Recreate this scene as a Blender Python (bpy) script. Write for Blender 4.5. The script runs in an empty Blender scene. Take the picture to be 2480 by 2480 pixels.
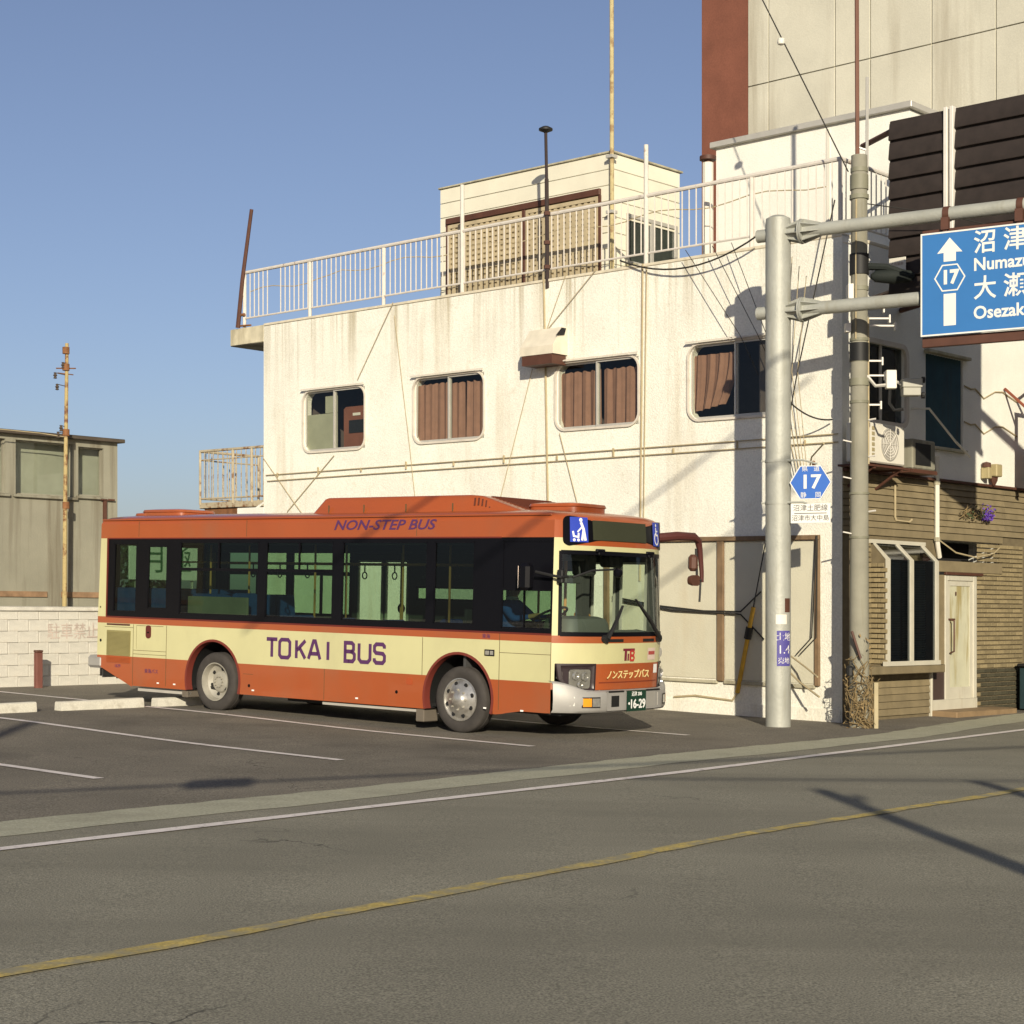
import bpy, bmesh, math, random
from mathutils import Vector, Matrix
random.seed(7)
S = bpy.context.scene
COL = S.collection
# ---------------------------------------------------------------- camera, sky, sun, exposure
EYE = 1.69
SLOPE = 0.0145                     # the site falls gently towards the right of the street
cam_d = bpy.data.cameras.new('camera')
cam_d.sensor_width = 36.0
cam_d.lens = 60.97
cam_d.shift_x = 0.00725
cam_d.shift_y = 0.0847
cam_d.clip_start = 0.1
cam_d.clip_end = 6000.0
cam = bpy.data.objects.new('camera', cam_d)
COL.objects.link(cam)
cam.location = (0, 0, EYE)
cam.rotation_euler = (math.radians(90), 0, 0)
S.camera = cam
SUN_EL = math.radians(17.6)
SUN_AZ = Vector((0.06, -0.998, 0)).normalized()       # horizontal direction towards the sun
world = bpy.data.worlds.new('World')
S.world = world
world.use_nodes = True
wn = world.node_tree
for n in list(wn.nodes):
    wn.nodes.remove(n)
sky = wn.nodes.new('ShaderNodeTexSky')
sky.sky_type = 'NISHITA'
sky.sun_disc = False
sky.sun_elevation = SUN_EL
sky.sun_rotation = math.atan2(SUN_AZ.x, SUN_AZ.y)
sky.altitude = 0
sky.air_density = 1.0
sky.dust_density = 0.8
sky.ozone_density = 4.5
bg = wn.nodes.new('ShaderNodeBackground')
bg.inputs['Strength'].default_value = 0.080
wo = wn.nodes.new('ShaderNodeOutputWorld')
tint = wn.nodes.new('ShaderNodeMix')
tint.data_type = 'RGBA'
tint.blend_type = 'MULTIPLY'
tint.inputs[0].default_value = 1.0
tint.inputs[7].default_value = (1.09, .97, 1.04, 1)
wn.links.new(sky.outputs[0], tint.inputs[6])
hsv = wn.nodes.new('ShaderNodeHueSaturation')
hsv.inputs['Saturation'].default_value = 0.82
wn.links.new(tint.outputs[2], hsv.inputs['Color'])
wn.links.new(hsv.outputs[0], bg.inputs['Color'])
wn.links.new(bg.outputs[0], wo.inputs['Surface'])
sd = bpy.data.lights.new('sun', 'SUN')
sd.energy = 5.0
sd.angle = math.radians(0.55)
sd.color = (1.0, 0.895, 0.70)
sun = bpy.data.objects.new('sun', sd)
COL.objects.link(sun)
to_sun = Vector((SUN_AZ.x * math.cos(SUN_EL), SUN_AZ.y * math.cos(SUN_EL), math.sin(SUN_EL)))
sun.rotation_euler = to_sun.to_track_quat('Z', 'Y').to_euler()
sun.location = (0, -30, 40)
S.view_settings.view_transform = 'Standard'
S.view_settings.look = 'None'
S.view_settings.exposure = 0.18
S.view_settings.gamma = 1.0
S.view_settings.use_curve_mapping = False
S.cycles.max_bounces = 8
S.cycles.transparent_max_bounces = 16

# ---------------------------------------------------------------- frames
ANG = math.radians(43.6)
LD = Vector((-math.cos(ANG), math.sin(ANG), 0))       # away from the road
RD = Vector((math.sin(ANG), math.cos(ANG), 0))        # along the road
CORNER = Vector((4.79, 24.6, 0))                       # foot of the white building's corner
RZ = math.atan2(RD.y, RD.x)


def sst(a, b, x):
    t = min(1, max(0, (x - a) / (b - a)))
    return t * t * (3 - 2 * t)


def gz(x, y):
    l = (x - CORNER.x) * LD.x + (y - CORNER.y) * LD.y
    return -SLOPE * max(-150, min(150, x)) + 0.055 * sst(2, 7, l)


def W(r, l, z):
    p = CORNER + RD * r + LD * l
    return Vector((p.x, p.y, z - SLOPE * p.x))


def G(r, l, z=0.0):                                    # on the ground, draped
    p = CORNER + RD * r + LD * l
    return Vector((p.x, p.y, z + gz(p.x, p.y)))


def X(x, y, z):
    return Vector((x, y, z))


# ---------------------------------------------------------------- mesh building
class MB:
    def __init__(s, fr=X):
        s.v, s.f, s.m, s.fr, s.cur = [], [], [], fr, 0

    def add(s, pts, faces, mat=None):
        o = len(s.v)
        s.v += [s.fr(*p) for p in pts]
        for f in faces:
            s.f.append([i + o for i in f])
            s.m.append(s.cur if mat is None else mat)
        return s

    def quad(s, a, b, c, d, mat=None):
        return s.add([a, b, c, d], [(0, 1, 2, 3)], mat)

    def box(s, x0, x1, y0, y1, z0, z1, mat=None, bev=0):
        if x0 > x1: x0, x1 = x1, x0
        if y0 > y1: y0, y1 = y1, y0
        if z0 > z1: z0, z1 = z1, z0
        if not bev:
            P = [(x, y, z) for z in (z0, z1) for y in (y0, y1) for x in (x0, x1)]
            return s.add(P, [(0, 2, 3, 1), (4, 5, 7, 6), (0, 1, 5, 4), (2, 6, 7, 3), (0, 4, 6, 2), (1, 3, 7, 5)], mat)
        b = min(bev, (x1 - x0) * .45, (y1 - y0) * .45, (z1 - z0) * .45)
        P, idx = [], {}
        for sx in (0, 1):
            for sy in (0, 1):
                for sz in (0, 1):
                    for a in range(3):
                        c = [(x0, x1)[sx], (y0, y1)[sy], (z0, z1)[sz]]
                        d = [1 - 2 * sx, 1 - 2 * sy, 1 - 2 * sz]
                        for k in range(3):
                            if k != a: c[k] += d[k] * b
                        idx[(sx, sy, sz, a)] = len(P)
                        P.append(tuple(c))
        F = []
        for sg in (0, 1):
            F.append([idx[(sg, j, k, 0)] for j, k in ((0, 0), (1, 0), (1, 1), (0, 1))])
            F.append([idx[(j, sg, k, 1)] for j, k in ((0, 0), (1, 0), (1, 1), (0, 1))])
            F.append([idx[(j, k, sg, 2)] for j, k in ((0, 0), (1, 0), (1, 1), (0, 1))])
        for i in (0, 1):
            for j in (0, 1):
                F.append([idx[(i, j, 0, 0)], idx[(i, j, 1, 0)], idx[(i, j, 1, 1)], idx[(i, j, 0, 1)]])
                F.append([idx[(i, 0, j, 0)], idx[(i, 1, j, 0)], idx[(i, 1, j, 2)], idx[(i, 0, j, 2)]])
                F.append([idx[(0, i, j, 1)], idx[(1, i, j, 1)], idx[(1, i, j, 2)], idx[(0, i, j, 2)]])
                for k in (0, 1):
                    F.append([idx[(i, j, k, a)] for a in range(3)])
        return s.add(P, F, mat)

    def prism(s, pts, off, mat=None):
        n = len(pts)
        P = list(pts) + [(p[0] + off[0], p[1] + off[1], p[2] + off[2]) for p in pts]
        F = [list(range(n))[::-1], list(range(n, 2 * n))]
        F += [[i, (i + 1) % n, n + (i + 1) % n, n + i] for i in range(n)]
        return s.add(P, F, mat)

    def ring(s, inner, outer, off, mat=None):          # two closed outlines of equal count, extruded
        n = len(inner)
        sh = lambda p: (p[0] + off[0], p[1] + off[1], p[2] + off[2])
        P = list(inner) + list(outer) + [sh(p) for p in inner] + [sh(p) for p in outer]
        F = []
        for i in range(n):
            j = (i + 1) % n
            F += [[i, j, n + j, n + i], [2 * n + i, 3 * n + i, 3 * n + j, 2 * n + j],
                  [i, 2 * n + i, 2 * n + j, j], [n + i, n + j, 3 * n + j, 3 * n + i]]
        return s.add(P, F, mat)

    def tube(s, pts, rad, n=8, mat=None, cap=True):
        Q = [s.fr(*p) for p in pts]
        o = len(s.v)
        prev = None
        m = s.cur if mat is None else mat
        for i, p in enumerate(Q):
            if i == 0: t = Q[1] - Q[0]
            elif i == len(Q) - 1: t = Q[-1] - Q[-2]
            else: t = (Q[i + 1] - p).normalized() + (p - Q[i - 1]).normalized()
            t = t.normalized() if t.length > 1e-9 else Vector((0, 0, 1))
            if prev is None:
                a = Vector((0, 0, 1)) if abs(t.z) < .9 else Vector((1, 0, 0))
                u = t.cross(a).normalized()
            else:
                u = (prev - t * prev.dot(t)).normalized()
            prev = u
            w = t.cross(u)
            rr = rad[i] if isinstance(rad, (list, tuple)) else rad
            for k in range(n):
                an = 2 * math.pi * k / n
                s.v.append(p + (u * math.cos(an) + w * math.sin(an)) * rr)
        for i in range(len(Q) - 1):
            for k in range(n):
                k2 = (k + 1) % n
                s.f.append([o + i * n + k, o + i * n + k2, o + (i + 1) * n + k2, o + (i + 1) * n + k]); s.m.append(m)
        if cap:
            s.f.append([o + k for k in range(n)][::-1]); s.m.append(m)
            e = o + (len(Q) - 1) * n
            s.f.append([e + k for k in range(n)]); s.m.append(m)
        return s

    def lathe(s, prof, c, ax='z', n=24, mats=None, a0=0, a1=2 * math.pi):
        """prof: (radius, height along axis) pairs"""
        full = abs(a1 - a0 - 2 * math.pi) < 1e-6
        cnt = n if full else n + 1
        P = []
        for (r, h) in prof:
            for k in range(cnt):
                a = a0 + (a1 - a0) * k / n
                q, w = r * math.cos(a), r * math.sin(a)
                if ax == 'z': P.append((c[0] + q, c[1] + w, c[2] + h))
                elif ax == 'y': P.append((c[0] + q, c[1] + h, c[2] + w))
                else: P.append((c[0] + h, c[1] + q, c[2] + w))
        F, mm = [], []
        for i in range(len(prof) - 1):
            for k in range(n):
                k2 = (k + 1) % cnt
                F.append([i * cnt + k, i * cnt + k2, (i + 1) * cnt + k2, (i + 1) * cnt + k])
                mm.append(mats[i] if mats else s.cur)
        o = len(s.v)
        s.v += [s.fr(*p) for p in P]
        for f, m in zip(F, mm):
            s.f.append([i + o for i in f]); s.m.append(m)
        return s

    def loft(s, rings, closed=True, mat=None, capa=False, capb=False):
        n = len(rings[0])
        P = [p for r in rings for p in r]
        F = []
        for i in range(len(rings) - 1):
            for k in range(n if closed else n - 1):
                k2 = (k + 1) % n
                F.append([i * n + k, i * n + k2, (i + 1) * n + k2, (i + 1) * n + k])
        if capa: F.append(list(range(n))[::-1])
        if capb: F.append([(len(rings) - 1) * n + k for k in range(n)])
        return s.add(P, F, mat)

    def mesh(s, name, mats, ang=35, off=Vector((0, 0, 0)), merge=False):
        me = bpy.data.meshes.new(name)
        me.from_pydata([tuple(v - off) for v in s.v], [], s.f)
        for m in (mats if isinstance(mats, (list, tuple)) else [mats]):
            me.materials.append(m)
        me.polygons.foreach_set('material_index', s.m)
        bm = bmesh.new(); bm.from_mesh(me)
        if merge: bmesh.ops.remove_doubles(bm, verts=bm.verts, dist=1e-4)
        bmesh.ops.recalc_face_normals(bm, faces=bm.faces)
        bm.to_mesh(me); bm.free()
        me.polygons.foreach_set('use_smooth', [True] * len(me.polygons))
        me.set_sharp_from_angle(angle=math.radians(ang))
        return me

    def islands(s):
        up = list(range(len(s.v)))

        def find(a):
            while up[a] != a:
                up[a] = up[up[a]]; a = up[a]
            return a
        for f in s.f:
            for k in f[1:]:
                up[find(k)] = find(f[0])
        out = {}
        for f, m in zip(s.f, s.m):
            out.setdefault(find(f[0]), []).append((f, m))
        return list(out.values())

    def build(s, name, mats, parent=None, origin=None, ang=35, merge=False):
        if parent is not None and name in SPLIT:
            isl = s.islands()
            if len(isl) > 1:
                o = None
                for g in isl:
                    ids = sorted({i for f, m in g for i in f})
                    mp = {i: k for k, i in enumerate(ids)}
                    q = MB(); q.v = [s.v[i] for i in ids]; q.f = [[mp[i] for i in f] for f, m in g]; q.m = [m for f, m in g]
                    o = q.build1(name, mats, parent, origin, ang, merge)
                return o
        return s.build1(name, mats, parent, origin, ang, merge)

    def build1(s, name, mats, parent=None, origin=None, ang=35, merge=False):
        if parent is None:
            if origin is None:
                n = len(s.v)
                origin = Vector((sum(v.x for v in s.v) / n, sum(v.y for v in s.v) / n, min(v.z for v in s.v)))
            off = Vector(origin)
        else:
            off = OFF.get(parent.name, Vector((0, 0, 0)))
        me = s.mesh(name, mats, ang, off, merge)
        o = bpy.data.objects.new(name, me)
        COL.objects.link(o)
        if parent is None: o.location = off
        else: o.parent = parent
        OFF[o.name] = off
        return o


OFF = {}
SPLIT = set('post band_clamp hanger band black_sleeve mud_flap panel step_bracket clamp collar skirt_clip panel_seam plug wheel_nut hand_hole '
            'arrow back_rail vent_slot seam hand_rail bottom_rail mullion riser_cable crossarm soldier_brick sill_rail window_trim stile downpipe ceiling_duct support_frame louvre rule_line logo band_bolt'.split()) - {'louvre'}


def tag(o, label=None, cat=None, group=None, kind=None):
    if label: o['label'] = label
    if cat: o['category'] = cat
    if group: o['group'] = group
    if kind: o['kind'] = kind
    return o


def thing(name, loc, label, cat, group=None, local=False):
    o = bpy.data.objects.new(name, None)
    COL.objects.link(o)
    o.empty_display_size = .2
    o.location = loc
    OFF[o.name] = Vector((0, 0, 0)) if local else Vector(loc)
    return tag(o, label, cat, group)


def holder(name, parent):                              # an Empty part that only carries sub-parts
    o = bpy.data.objects.new(name, None)
    COL.objects.link(o)
    o.parent = parent
    OFF[o.name] = OFF[parent.name]
    return o


def inst(name, me, loc, parent, rz=None, mat4=None):     # a piece sharing mesh data
    o = bpy.data.objects.new(name, me)
    COL.objects.link(o)
    o.parent = parent
    o.location = Vector(loc) - OFF.get(parent.name, Vector((0, 0, 0)))
    if rz is not None: o.rotation_euler = (0, 0, rz)
    OFF[o.name] = OFF.get(parent.name, Vector((0, 0, 0)))
    return o


def sheet(mb, u0, u1, v0, v1, holes, fn, depth=0, mat=None, rev=None, rad=0):
    """flat wall with rectangular holes; fn(u, v, w) -> point of the builder's frame; reveals of the given depth"""
    us = sorted(set([u0, u1] + [h[0] for h in holes] + [h[1] for h in holes]))
    vs = sorted(set([v0, v1] + [h[2] for h in holes] + [h[3] for h in holes]))
    for i in range(len(us) - 1):
        for j in range(len(vs) - 1):
            cu, cv = (us[i] + us[i + 1]) / 2, (vs[j] + vs[j + 1]) / 2
            if any(h[0] < cu < h[1] and h[2] < cv < h[3] for h in holes): continue
            mb.quad(fn(us[i], vs[j], 0), fn(us[i + 1], vs[j], 0), fn(us[i + 1], vs[j + 1], 0), fn(us[i], vs[j + 1], 0), mat)
    if rad:
        for a, b, c, d in holes:
            q = rrect(a, b, c, d, rad, 6)
            for k, cn in enumerate(((b, d), (a, d), (a, c), (b, c))):
                arc = q[k * 7:(k + 1) * 7]
                for p0, p1 in zip(arc, arc[1:]):
                    mb.add([fn(cn[0], cn[1], 0), fn(p0[0], p0[1], 0), fn(p1[0], p1[1], 0)], [(0, 1, 2)], mat)
            if depth:
                for p0, p1 in zip(q, q[1:] + q[:1]):
                    mb.quad(fn(p0[0], p0[1], 0), fn(p1[0], p1[1], 0), fn(p1[0], p1[1], depth), fn(p0[0], p0[1], depth), rev if rev is not None else mat)
        return
    if depth:
        for a, b, c, d in holes:
            for (p, q) in (((a, c), (b, c)), ((b, c), (b, d)), ((b, d), (a, d)), ((a, d), (a, c))):
                mb.quad(fn(p[0], p[1], 0), fn(q[0], q[1], 0), fn(q[0], q[1], depth), fn(p[0], p[1], depth), rev if rev is not None else mat)


def rrect(a, b, c, d, r, n=5):
    out = []
    for cx, cy, s0 in ((b - r, d - r, 0), (a + r, d - r, 1), (a + r, c + r, 2), (b - r, c + r, 3)):
        for k in range(n + 1):
            t = (s0 + k / n) * math.pi / 2
            out.append((cx + r * math.cos(t), cy + r * math.sin(t)))
    return out


# ---------------------------------------------------------------- materials
def mat(name, col, rough=.6, var=.12, vs=2.5, bump=0, bs=60, metal=0, spec=.4, rnd=0, grain=0, gs=220,
        dirt=None, dcol=(.12, .09, .05), dsc=(3, 3, .25), dlo=.55, dhi=.75, damt=.6, coat=0, crack=0, top=None, rot=0, rust=0, rcol=(.16, .06, .025), rs=9, rlo=.5, rhi=.62):
    m = bpy.data.materials.new(name)
    m.use_nodes = True
    t = m.node_tree
    b = t.nodes['Principled BSDF']
    L = t.links.new
    b.inputs['Roughness'].default_value = rough
    b.inputs['Metallic'].default_value = metal
    b.inputs['Specular IOR Level'].default_value = spec
    if coat:
        b.inputs['Coat Weight'].default_value = coat
        b.inputs['Coat Roughness'].default_value = .06
    tc = t.nodes.new('ShaderNodeTexCoord')

    def noise(scale, detail=4, sc=None, rough_=.55):
        n = t.nodes.new('ShaderNodeTexNoise')
        n.inputs['Scale'].default_value = scale
        n.inputs['Detail'].default_value = detail
        n.inputs['Roughness'].default_value = rough_
        if sc:
            mp = t.nodes.new('ShaderNodeMapping')
            mp.inputs['Scale'].default_value = sc
            mp.inputs['Rotation'].default_value = (0, 0, rot)
            L(tc.outputs['Object'], mp.inputs[0]); L(mp.outputs[0], n.inputs['Vector'])
        else:
            L(tc.outputs['Object'], n.inputs['Vector'])
        return n.outputs['Fac']

    def scale_rgb(src, k):
        mx = t.nodes.new('ShaderNodeMix'); mx.data_type = 'RGBA'; mx.blend_type = 'MULTIPLY'
        mx.inputs[0].default_value = 1
        L(src, mx.inputs[6]); L(k, mx.inputs[7])
        return mx.outputs[2]

    def mapr(src, lo, hi, a=0, c=1):
        r = t.nodes.new('ShaderNodeMapRange')
        r.inputs[1].default_value = lo; r.inputs[2].default_value = hi
        r.inputs[3].default_value = a; r.inputs[4].default_value = c
        L(src, r.inputs[0])
        return r.outputs[0]
    rgb = t.nodes.new('ShaderNodeRGB'); rgb.outputs[0].default_value = (*col, 1)
    out = rgb.outputs[0]
    if var:
        out = scale_rgb(out, mapr(noise(vs), .3, .7, 1 - var, 1 + var))
    if grain:
        out = scale_rgb(out, mapr(noise(gs, 2), .3, .7, 1 - grain, 1 + grain))
    if rnd:
        oi = t.nodes.new('ShaderNodeObjectInfo')
        out = scale_rgb(out, mapr(oi.outputs['Random'], 0, 1, 1 - rnd, 1 + rnd))
    if dirt:
        f = mapr(noise(1, 5, dsc, .6), dlo, dhi, 0, damt)
        mx = t.nodes.new('ShaderNodeMix'); mx.data_type = 'RGBA'
        mx.inputs[7].default_value = (*dcol, 1)
        L(f, mx.inputs[0]); L(out, mx.inputs[6]); out = mx.outputs[2]
    if top:                                            # grime that hangs below a parapet: (z0, z1, amount)
        sx = t.nodes.new('ShaderNodeSeparateXYZ'); L(tc.outputs['Object'], sx.inputs[0])
        f1 = mapr(sx.outputs[2], top[0], top[1], 0, 1)
        f2 = mapr(noise(1, 6, (4.6, 4.6, .10), .7), .50, .66, 0, top[2])
        mu = t.nodes.new('ShaderNodeMath'); mu.operation = 'MULTIPLY'; L(f1, mu.inputs[0]); L(f2, mu.inputs[1])
        mx = t.nodes.new('ShaderNodeMix'); mx.data_type = 'RGBA'
        mx.inputs[7].default_value = (.33, .27, .15, 1)
        L(mu.outputs[0], mx.inputs[0]); L(out, mx.inputs[6]); out = mx.outputs[2]
        f3 = mapr(noise(5.5, 6, None, .72), .57, .70, 0, .24)
        mx = t.nodes.new('ShaderNodeMix'); mx.data_type = 'RGBA'
        mx.inputs[7].default_value = (.42, .36, .23, 1)
        L(f3, mx.inputs[0]); L(out, mx.inputs[6]); out = mx.outputs[2]
    if crack:
        nz = t.nodes.new('ShaderNodeTexNoise'); nz.inputs['Scale'].default_value = 1.6; nz.inputs['Detail'].default_value = 5
        L(tc.outputs['Object'], nz.inputs['Vector'])
        va = t.nodes.new('ShaderNodeMix'); va.data_type = 'RGBA'; va.blend_type = 'LINEAR_LIGHT'; va.inputs[0].default_value = .55
        L(tc.outputs['Object'], va.inputs[6]); L(nz.outputs['Color'], va.inputs[7])
        vo = t.nodes.new('ShaderNodeTexVoronoi'); vo.feature = 'DISTANCE_TO_EDGE'; vo.inputs['Scale'].default_value = crack
        L(va.outputs[2], vo.inputs['Vector'])
        c1 = mapr(vo.outputs['Distance'], .0009, .0035, 1, 0)
        c2 = mapr(noise(.35, 3), .53, .62, 0, .8)
        mu = t.nodes.new('ShaderNodeMath'); mu.operation = 'MULTIPLY'; L(c1, mu.inputs[0]); L(c2, mu.inputs[1])
        mx = t.nodes.new('ShaderNodeMix'); mx.data_type = 'RGBA'
        mx.inputs[7].default_value = (.028, .025, .022, 1)
        L(mu.outputs[0], mx.inputs[0]); L(out, mx.inputs[6]); out = mx.outputs[2]
    if rust:
        f = mapr(noise(rs, 6, None, .65), rlo, rhi, 0, rust)
        mx = t.nodes.new('ShaderNodeMix'); mx.data_type = 'RGBA'
        mx.inputs[7].default_value = (*rcol, 1)
        L(f, mx.inputs[0]); L(out, mx.inputs[6]); out = mx.outputs[2]
    L(out, b.inputs['Base Color'])
    if bump:
        bp = t.nodes.new('ShaderNodeBump')
        bp.inputs['Strength'].default_value = bump
        bp.inputs['Distance'].default_value = .02
        L(noise(bs, 4), bp.inputs['Height']); L(bp.outputs[0], b.inputs['Normal'])
    return m


def glass(name, tint, rough=.03, refl=1.0, base=.04):
    m = bpy.data.materials.new(name)
    m.use_nodes = True
    t = m.node_tree
    for n in list(t.nodes): t.nodes.remove(n)
    tr = t.nodes.new('ShaderNodeBsdfTransparent'); tr.inputs[0].default_value = (*tint, 1)
    gl = t.nodes.new('ShaderNodeBsdfGlossy'); gl.inputs['Roughness'].default_value = rough
    gl.inputs['Color'].default_value = (.95, .97, 1, 1)
    lw = t.nodes.new('ShaderNodeLayerWeight'); lw.inputs[0].default_value = .5
    pw = t.nodes.new('ShaderNodeMath'); pw.operation = 'POWER'; pw.inputs[1].default_value = 5
    k = t.nodes.new('ShaderNodeMath'); k.operation = 'MULTIPLY_ADD'
    k.inputs[1].default_value = (1 - base) * refl; k.inputs[2].default_value = base * refl
    mx = t.nodes.new('ShaderNodeMixShader')
    o = t.nodes.new('ShaderNodeOutputMaterial')
    L = t.links.new
    L(lw.outputs['Facing'], pw.inputs[0]); L(pw.outputs[0], k.inputs[0]); L(k.outputs[0], mx.inputs[0])
    L(tr.outputs[0], mx.inputs[1]); L(gl.outputs[0], mx.inputs[2])
    L(mx.outputs[0], o.inputs[0])
    return m


# ---------------------------------------------------------------- lettering
def text(name, body, size, org, xd, yd, m, parent=None, ext=.0015, align='CENTER', xs=1.0, shear=0, bold=0, fn=None):
    """org, xd, yd in the parent's space (or world space for world-built things); returns a mesh object"""
    cu = bpy.data.curves.new(name, 'FONT')
    cu.body = body
    cu.size = size
    cu.align_x = align
    cu.align_y = 'CENTER'
    cu.extrude = ext
    cu.shear = shear
    cu.offset = bold
    cu.resolution_u = 3
    tmp = bpy.data.objects.new(name, cu)
    COL.objects.link(tmp)
    dg = bpy.context.evaluated_depsgraph_get()
    me = bpy.data.meshes.new_from_object(tmp.evaluated_get(dg))
    bpy.data.objects.remove(tmp); bpy.data.curves.remove(cu)
    xd, yd = Vector(xd).normalized(), Vector(yd).normalized()
    zd = xd.cross(yd)
    off = OFF.get(parent.name, Vector((0, 0, 0))) if parent else Vector((0, 0, 0))
    for v in me.vertices:
        p = Vector(v.co)
        if fn: v.co = fn(p.x * xs, p.y, p.z) - off
        else: v.co = Vector(org) + xd * p.x * xs + yd * p.y + zd * p.z - off
    me.materials.clear(); me.materials.append(m)
    for p in me.polygons: p.material_index = 0
    o = bpy.data.objects.new(name, me)
    COL.objects.link(o)
    if parent: o.parent = parent
    OFF[o.name] = off
    return o


def ribbon(mb, pts, w, n=1, z0=0, th=.002, closed=False):
    """flat stroke of width w along 2-D points; mb's frame takes (x, y, h)"""
    P = [Vector((p[0], p[1])) for p in pts]
    L_, R_ = [], []
    k = len(P)
    for i in range(k):
        a = P[(i - 1) % k] if (closed or i > 0) else None
        c = P[(i + 1) % k] if (closed or i < k - 1) else None
        d1 = (P[i] - a).normalized() if a is not None else (c - P[i]).normalized()
        d2 = (c - P[i]).normalized() if c is not None else d1
        t = (d1 + d2)
        t = t.normalized() if t.length > 1e-6 else d1
        nn = Vector((-t.y, t.x))
        s = w / 2 / max(.45, nn.dot(Vector((-d1.y, d1.x))))
        L_.append(P[i] + nn * s); R_.append(P[i] - nn * s)
    for i in range(k if closed else k - 1):
        j = (i + 1) % k
        q = [(L_[i].x, L_[i].y, z0), (L_[j].x, L_[j].y, z0), (R_[j].x, R_[j].y, z0), (R_[i].x, R_[i].y, z0)]
        mb.prism(q, (0, 0, th))

# ================================================================ materials
STUCCO = mat('white stucco', (.77, .755, .665), .85, .06, 1.3, bump=.5, bs=45, grain=.09, gs=34, dirt=1, dcol=(.46, .38, .24), dsc=(1.9, 1.9, .16), dlo=.54, dhi=.72, damt=.5, top=(5.5, 6.9, .75))
STUCCO2 = mat('plain stucco', (.76, .75, .68), .85, .06, 1.5, bump=.3, bs=40, grain=.05, gs=60)
STAIN = mat('grey stained concrete', (.44, .41, .30), .9, .2, 3, bump=.4, bs=40, dirt=1, dcol=(.12, .10, .06), dsc=(3, 3, .4), dlo=.45, dhi=.7)
TAN = mat('tan siding', (.205, .165, .096), .75, .14, 4, rnd=.12, dirt=1, dcol=(.13, .1, .05), dsc=(3, 3, 1), damt=.5, grain=.05, gs=90)
BRICK = mat('tan brick', (.24, .192, .105), .8, .10, 9, rnd=.2, bump=.25, bs=80, grain=.07, gs=120)
MORTAR = mat('mortar', (.15, .12, .07), .95, .15, 8)
CREAMF = mat('cream painted frame', (.50, .475, .39), .5, .06, 4, dirt=1, dcol=(.3, .24, .14), dsc=(9, 9, 1.2), damt=.35)
ALU = mat('grey aluminium', (.50, .48, .43), .45, .06, 5, metal=.3)
ALUW = mat('white aluminium', (.66, .63, .57), .5, .06, 5)
RAILW = mat('weathered white rail paint', (.60, .56, .50), .6, .08, 6, rust=.7, rs=7, rlo=.62, rhi=.72)
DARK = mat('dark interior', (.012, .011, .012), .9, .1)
ROOM = mat('room wall', (.10, .08, .07), .9, .2)
CURT = mat('brown pink curtain', (.27, .145, .10), .9, .1, 6)
BROWN = mat('dark brown paint', (.085, .035, .022), .6, .15, 5)
TIMBER = mat('weathered brown timber', (.19, .125, .07), .8, .2, 5, dirt=1, dcol=(.06, .035, .02), dsc=(12, 12, 1))
RUSTY = mat('rusty steel', (.42, .36, .25), .8, .15, 4, rust=1, rs=6, rlo=.50, rhi=.64, rcol=(.17, .07, .025))
RUST = mat('rust', (.19, .085, .035), .9, .3, 8)
GALV = mat('galvanised pole', (.355, .36, .32), .55, .1, 3, metal=.15, dirt=1, dcol=(.24, .22, .15), dsc=(6, 6, 1.0), damt=.5, bump=.25, bs=26)
CONC = mat('pole concrete', (.245, .235, .185), .9, .12, 3, dirt=1, dcol=(.15, .13, .07), dsc=(8, 8, .5), bump=.2, bs=50)
BLACK = mat('black rubber', (.012, .012, .012), .6, .1)
WIRE = mat('dark cable', (.028, .026, .022), .7, .1)
WIRET = mat('tan painted cable', (.40, .33, .20), .7, .12, 5)
ASPH = mat('lot asphalt', (.178, .158, .124), .95, .16, .7, crack=.45, bump=.6, bs=90, grain=.5, gs=60, dirt=1, dcol=(.075, .066, .055), dsc=(.5, .5, .5), dlo=.52, dhi=.7, damt=.6)
ROADM = mat('road asphalt', (.236, .222, .170), .95, .12, .5, crack=.22, bump=.45, bs=120, grain=.5, gs=85, dirt=1, dcol=(.165, .154, .117), dsc=(.09, .9, .9), rot=-RZ, dlo=.42, dhi=.72, damt=.65)
APRON = mat('pale concrete apron', (.39, .38, .28), .95, .14, 1.2, bump=.5, bs=50, grain=.2, gs=45, dirt=1, dcol=(.22, .21, .155), dsc=(1.2, 1.2, 1.2), dlo=.5, dhi=.7, damt=.7)
PAINTW = mat('worn white road paint', (.72, .66, .62), .85, .07, 4, grain=.10, gs=60, dirt=1, dcol=(.16, .145, .12), dsc=(9, 9, 9), dlo=.56, dhi=.72, damt=.75)
PAINTY = mat('worn yellow road paint', (.46, .35, .10), .9, .15, 4, grain=.3, gs=50, dirt=1, dcol=(.25, .235, .17), dsc=(7, 7, 7), dlo=.40, dhi=.60, damt=.85)
BLOCK = mat('painted concrete block', (.53, .51, .45), .95, .12, 5, rnd=.04, bump=.4, bs=50, grain=.08, gs=60, dirt=1, dcol=(.34, .28, .2), dsc=(3, 3, 3), damt=.4)
GREYC = mat('grey streaked board', (.25, .24, .185), .9, .10, 1.4, dirt=1, dcol=(.13, .11, .075), dsc=(5, 5, .22), dlo=.47, dhi=.66, damt=.75, bump=.2, bs=30)
MUTED = mat('faded brick red lettering', (.46, .38, .33), .9, .2, 8)
REDB = mat('red brown tiled wall', (.185, .068, .042), .8, .12, 2, grain=.1, gs=30)
CREAMW = mat('tall cream wall', (.53, .51, .42), .9, .08, .8, bump=.2, bs=20, grain=.05, gs=40, dirt=1, dcol=(.27, .23, .16), dsc=(1.4, 1.4, .1), dlo=.52, dhi=.72, damt=.7)
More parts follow.
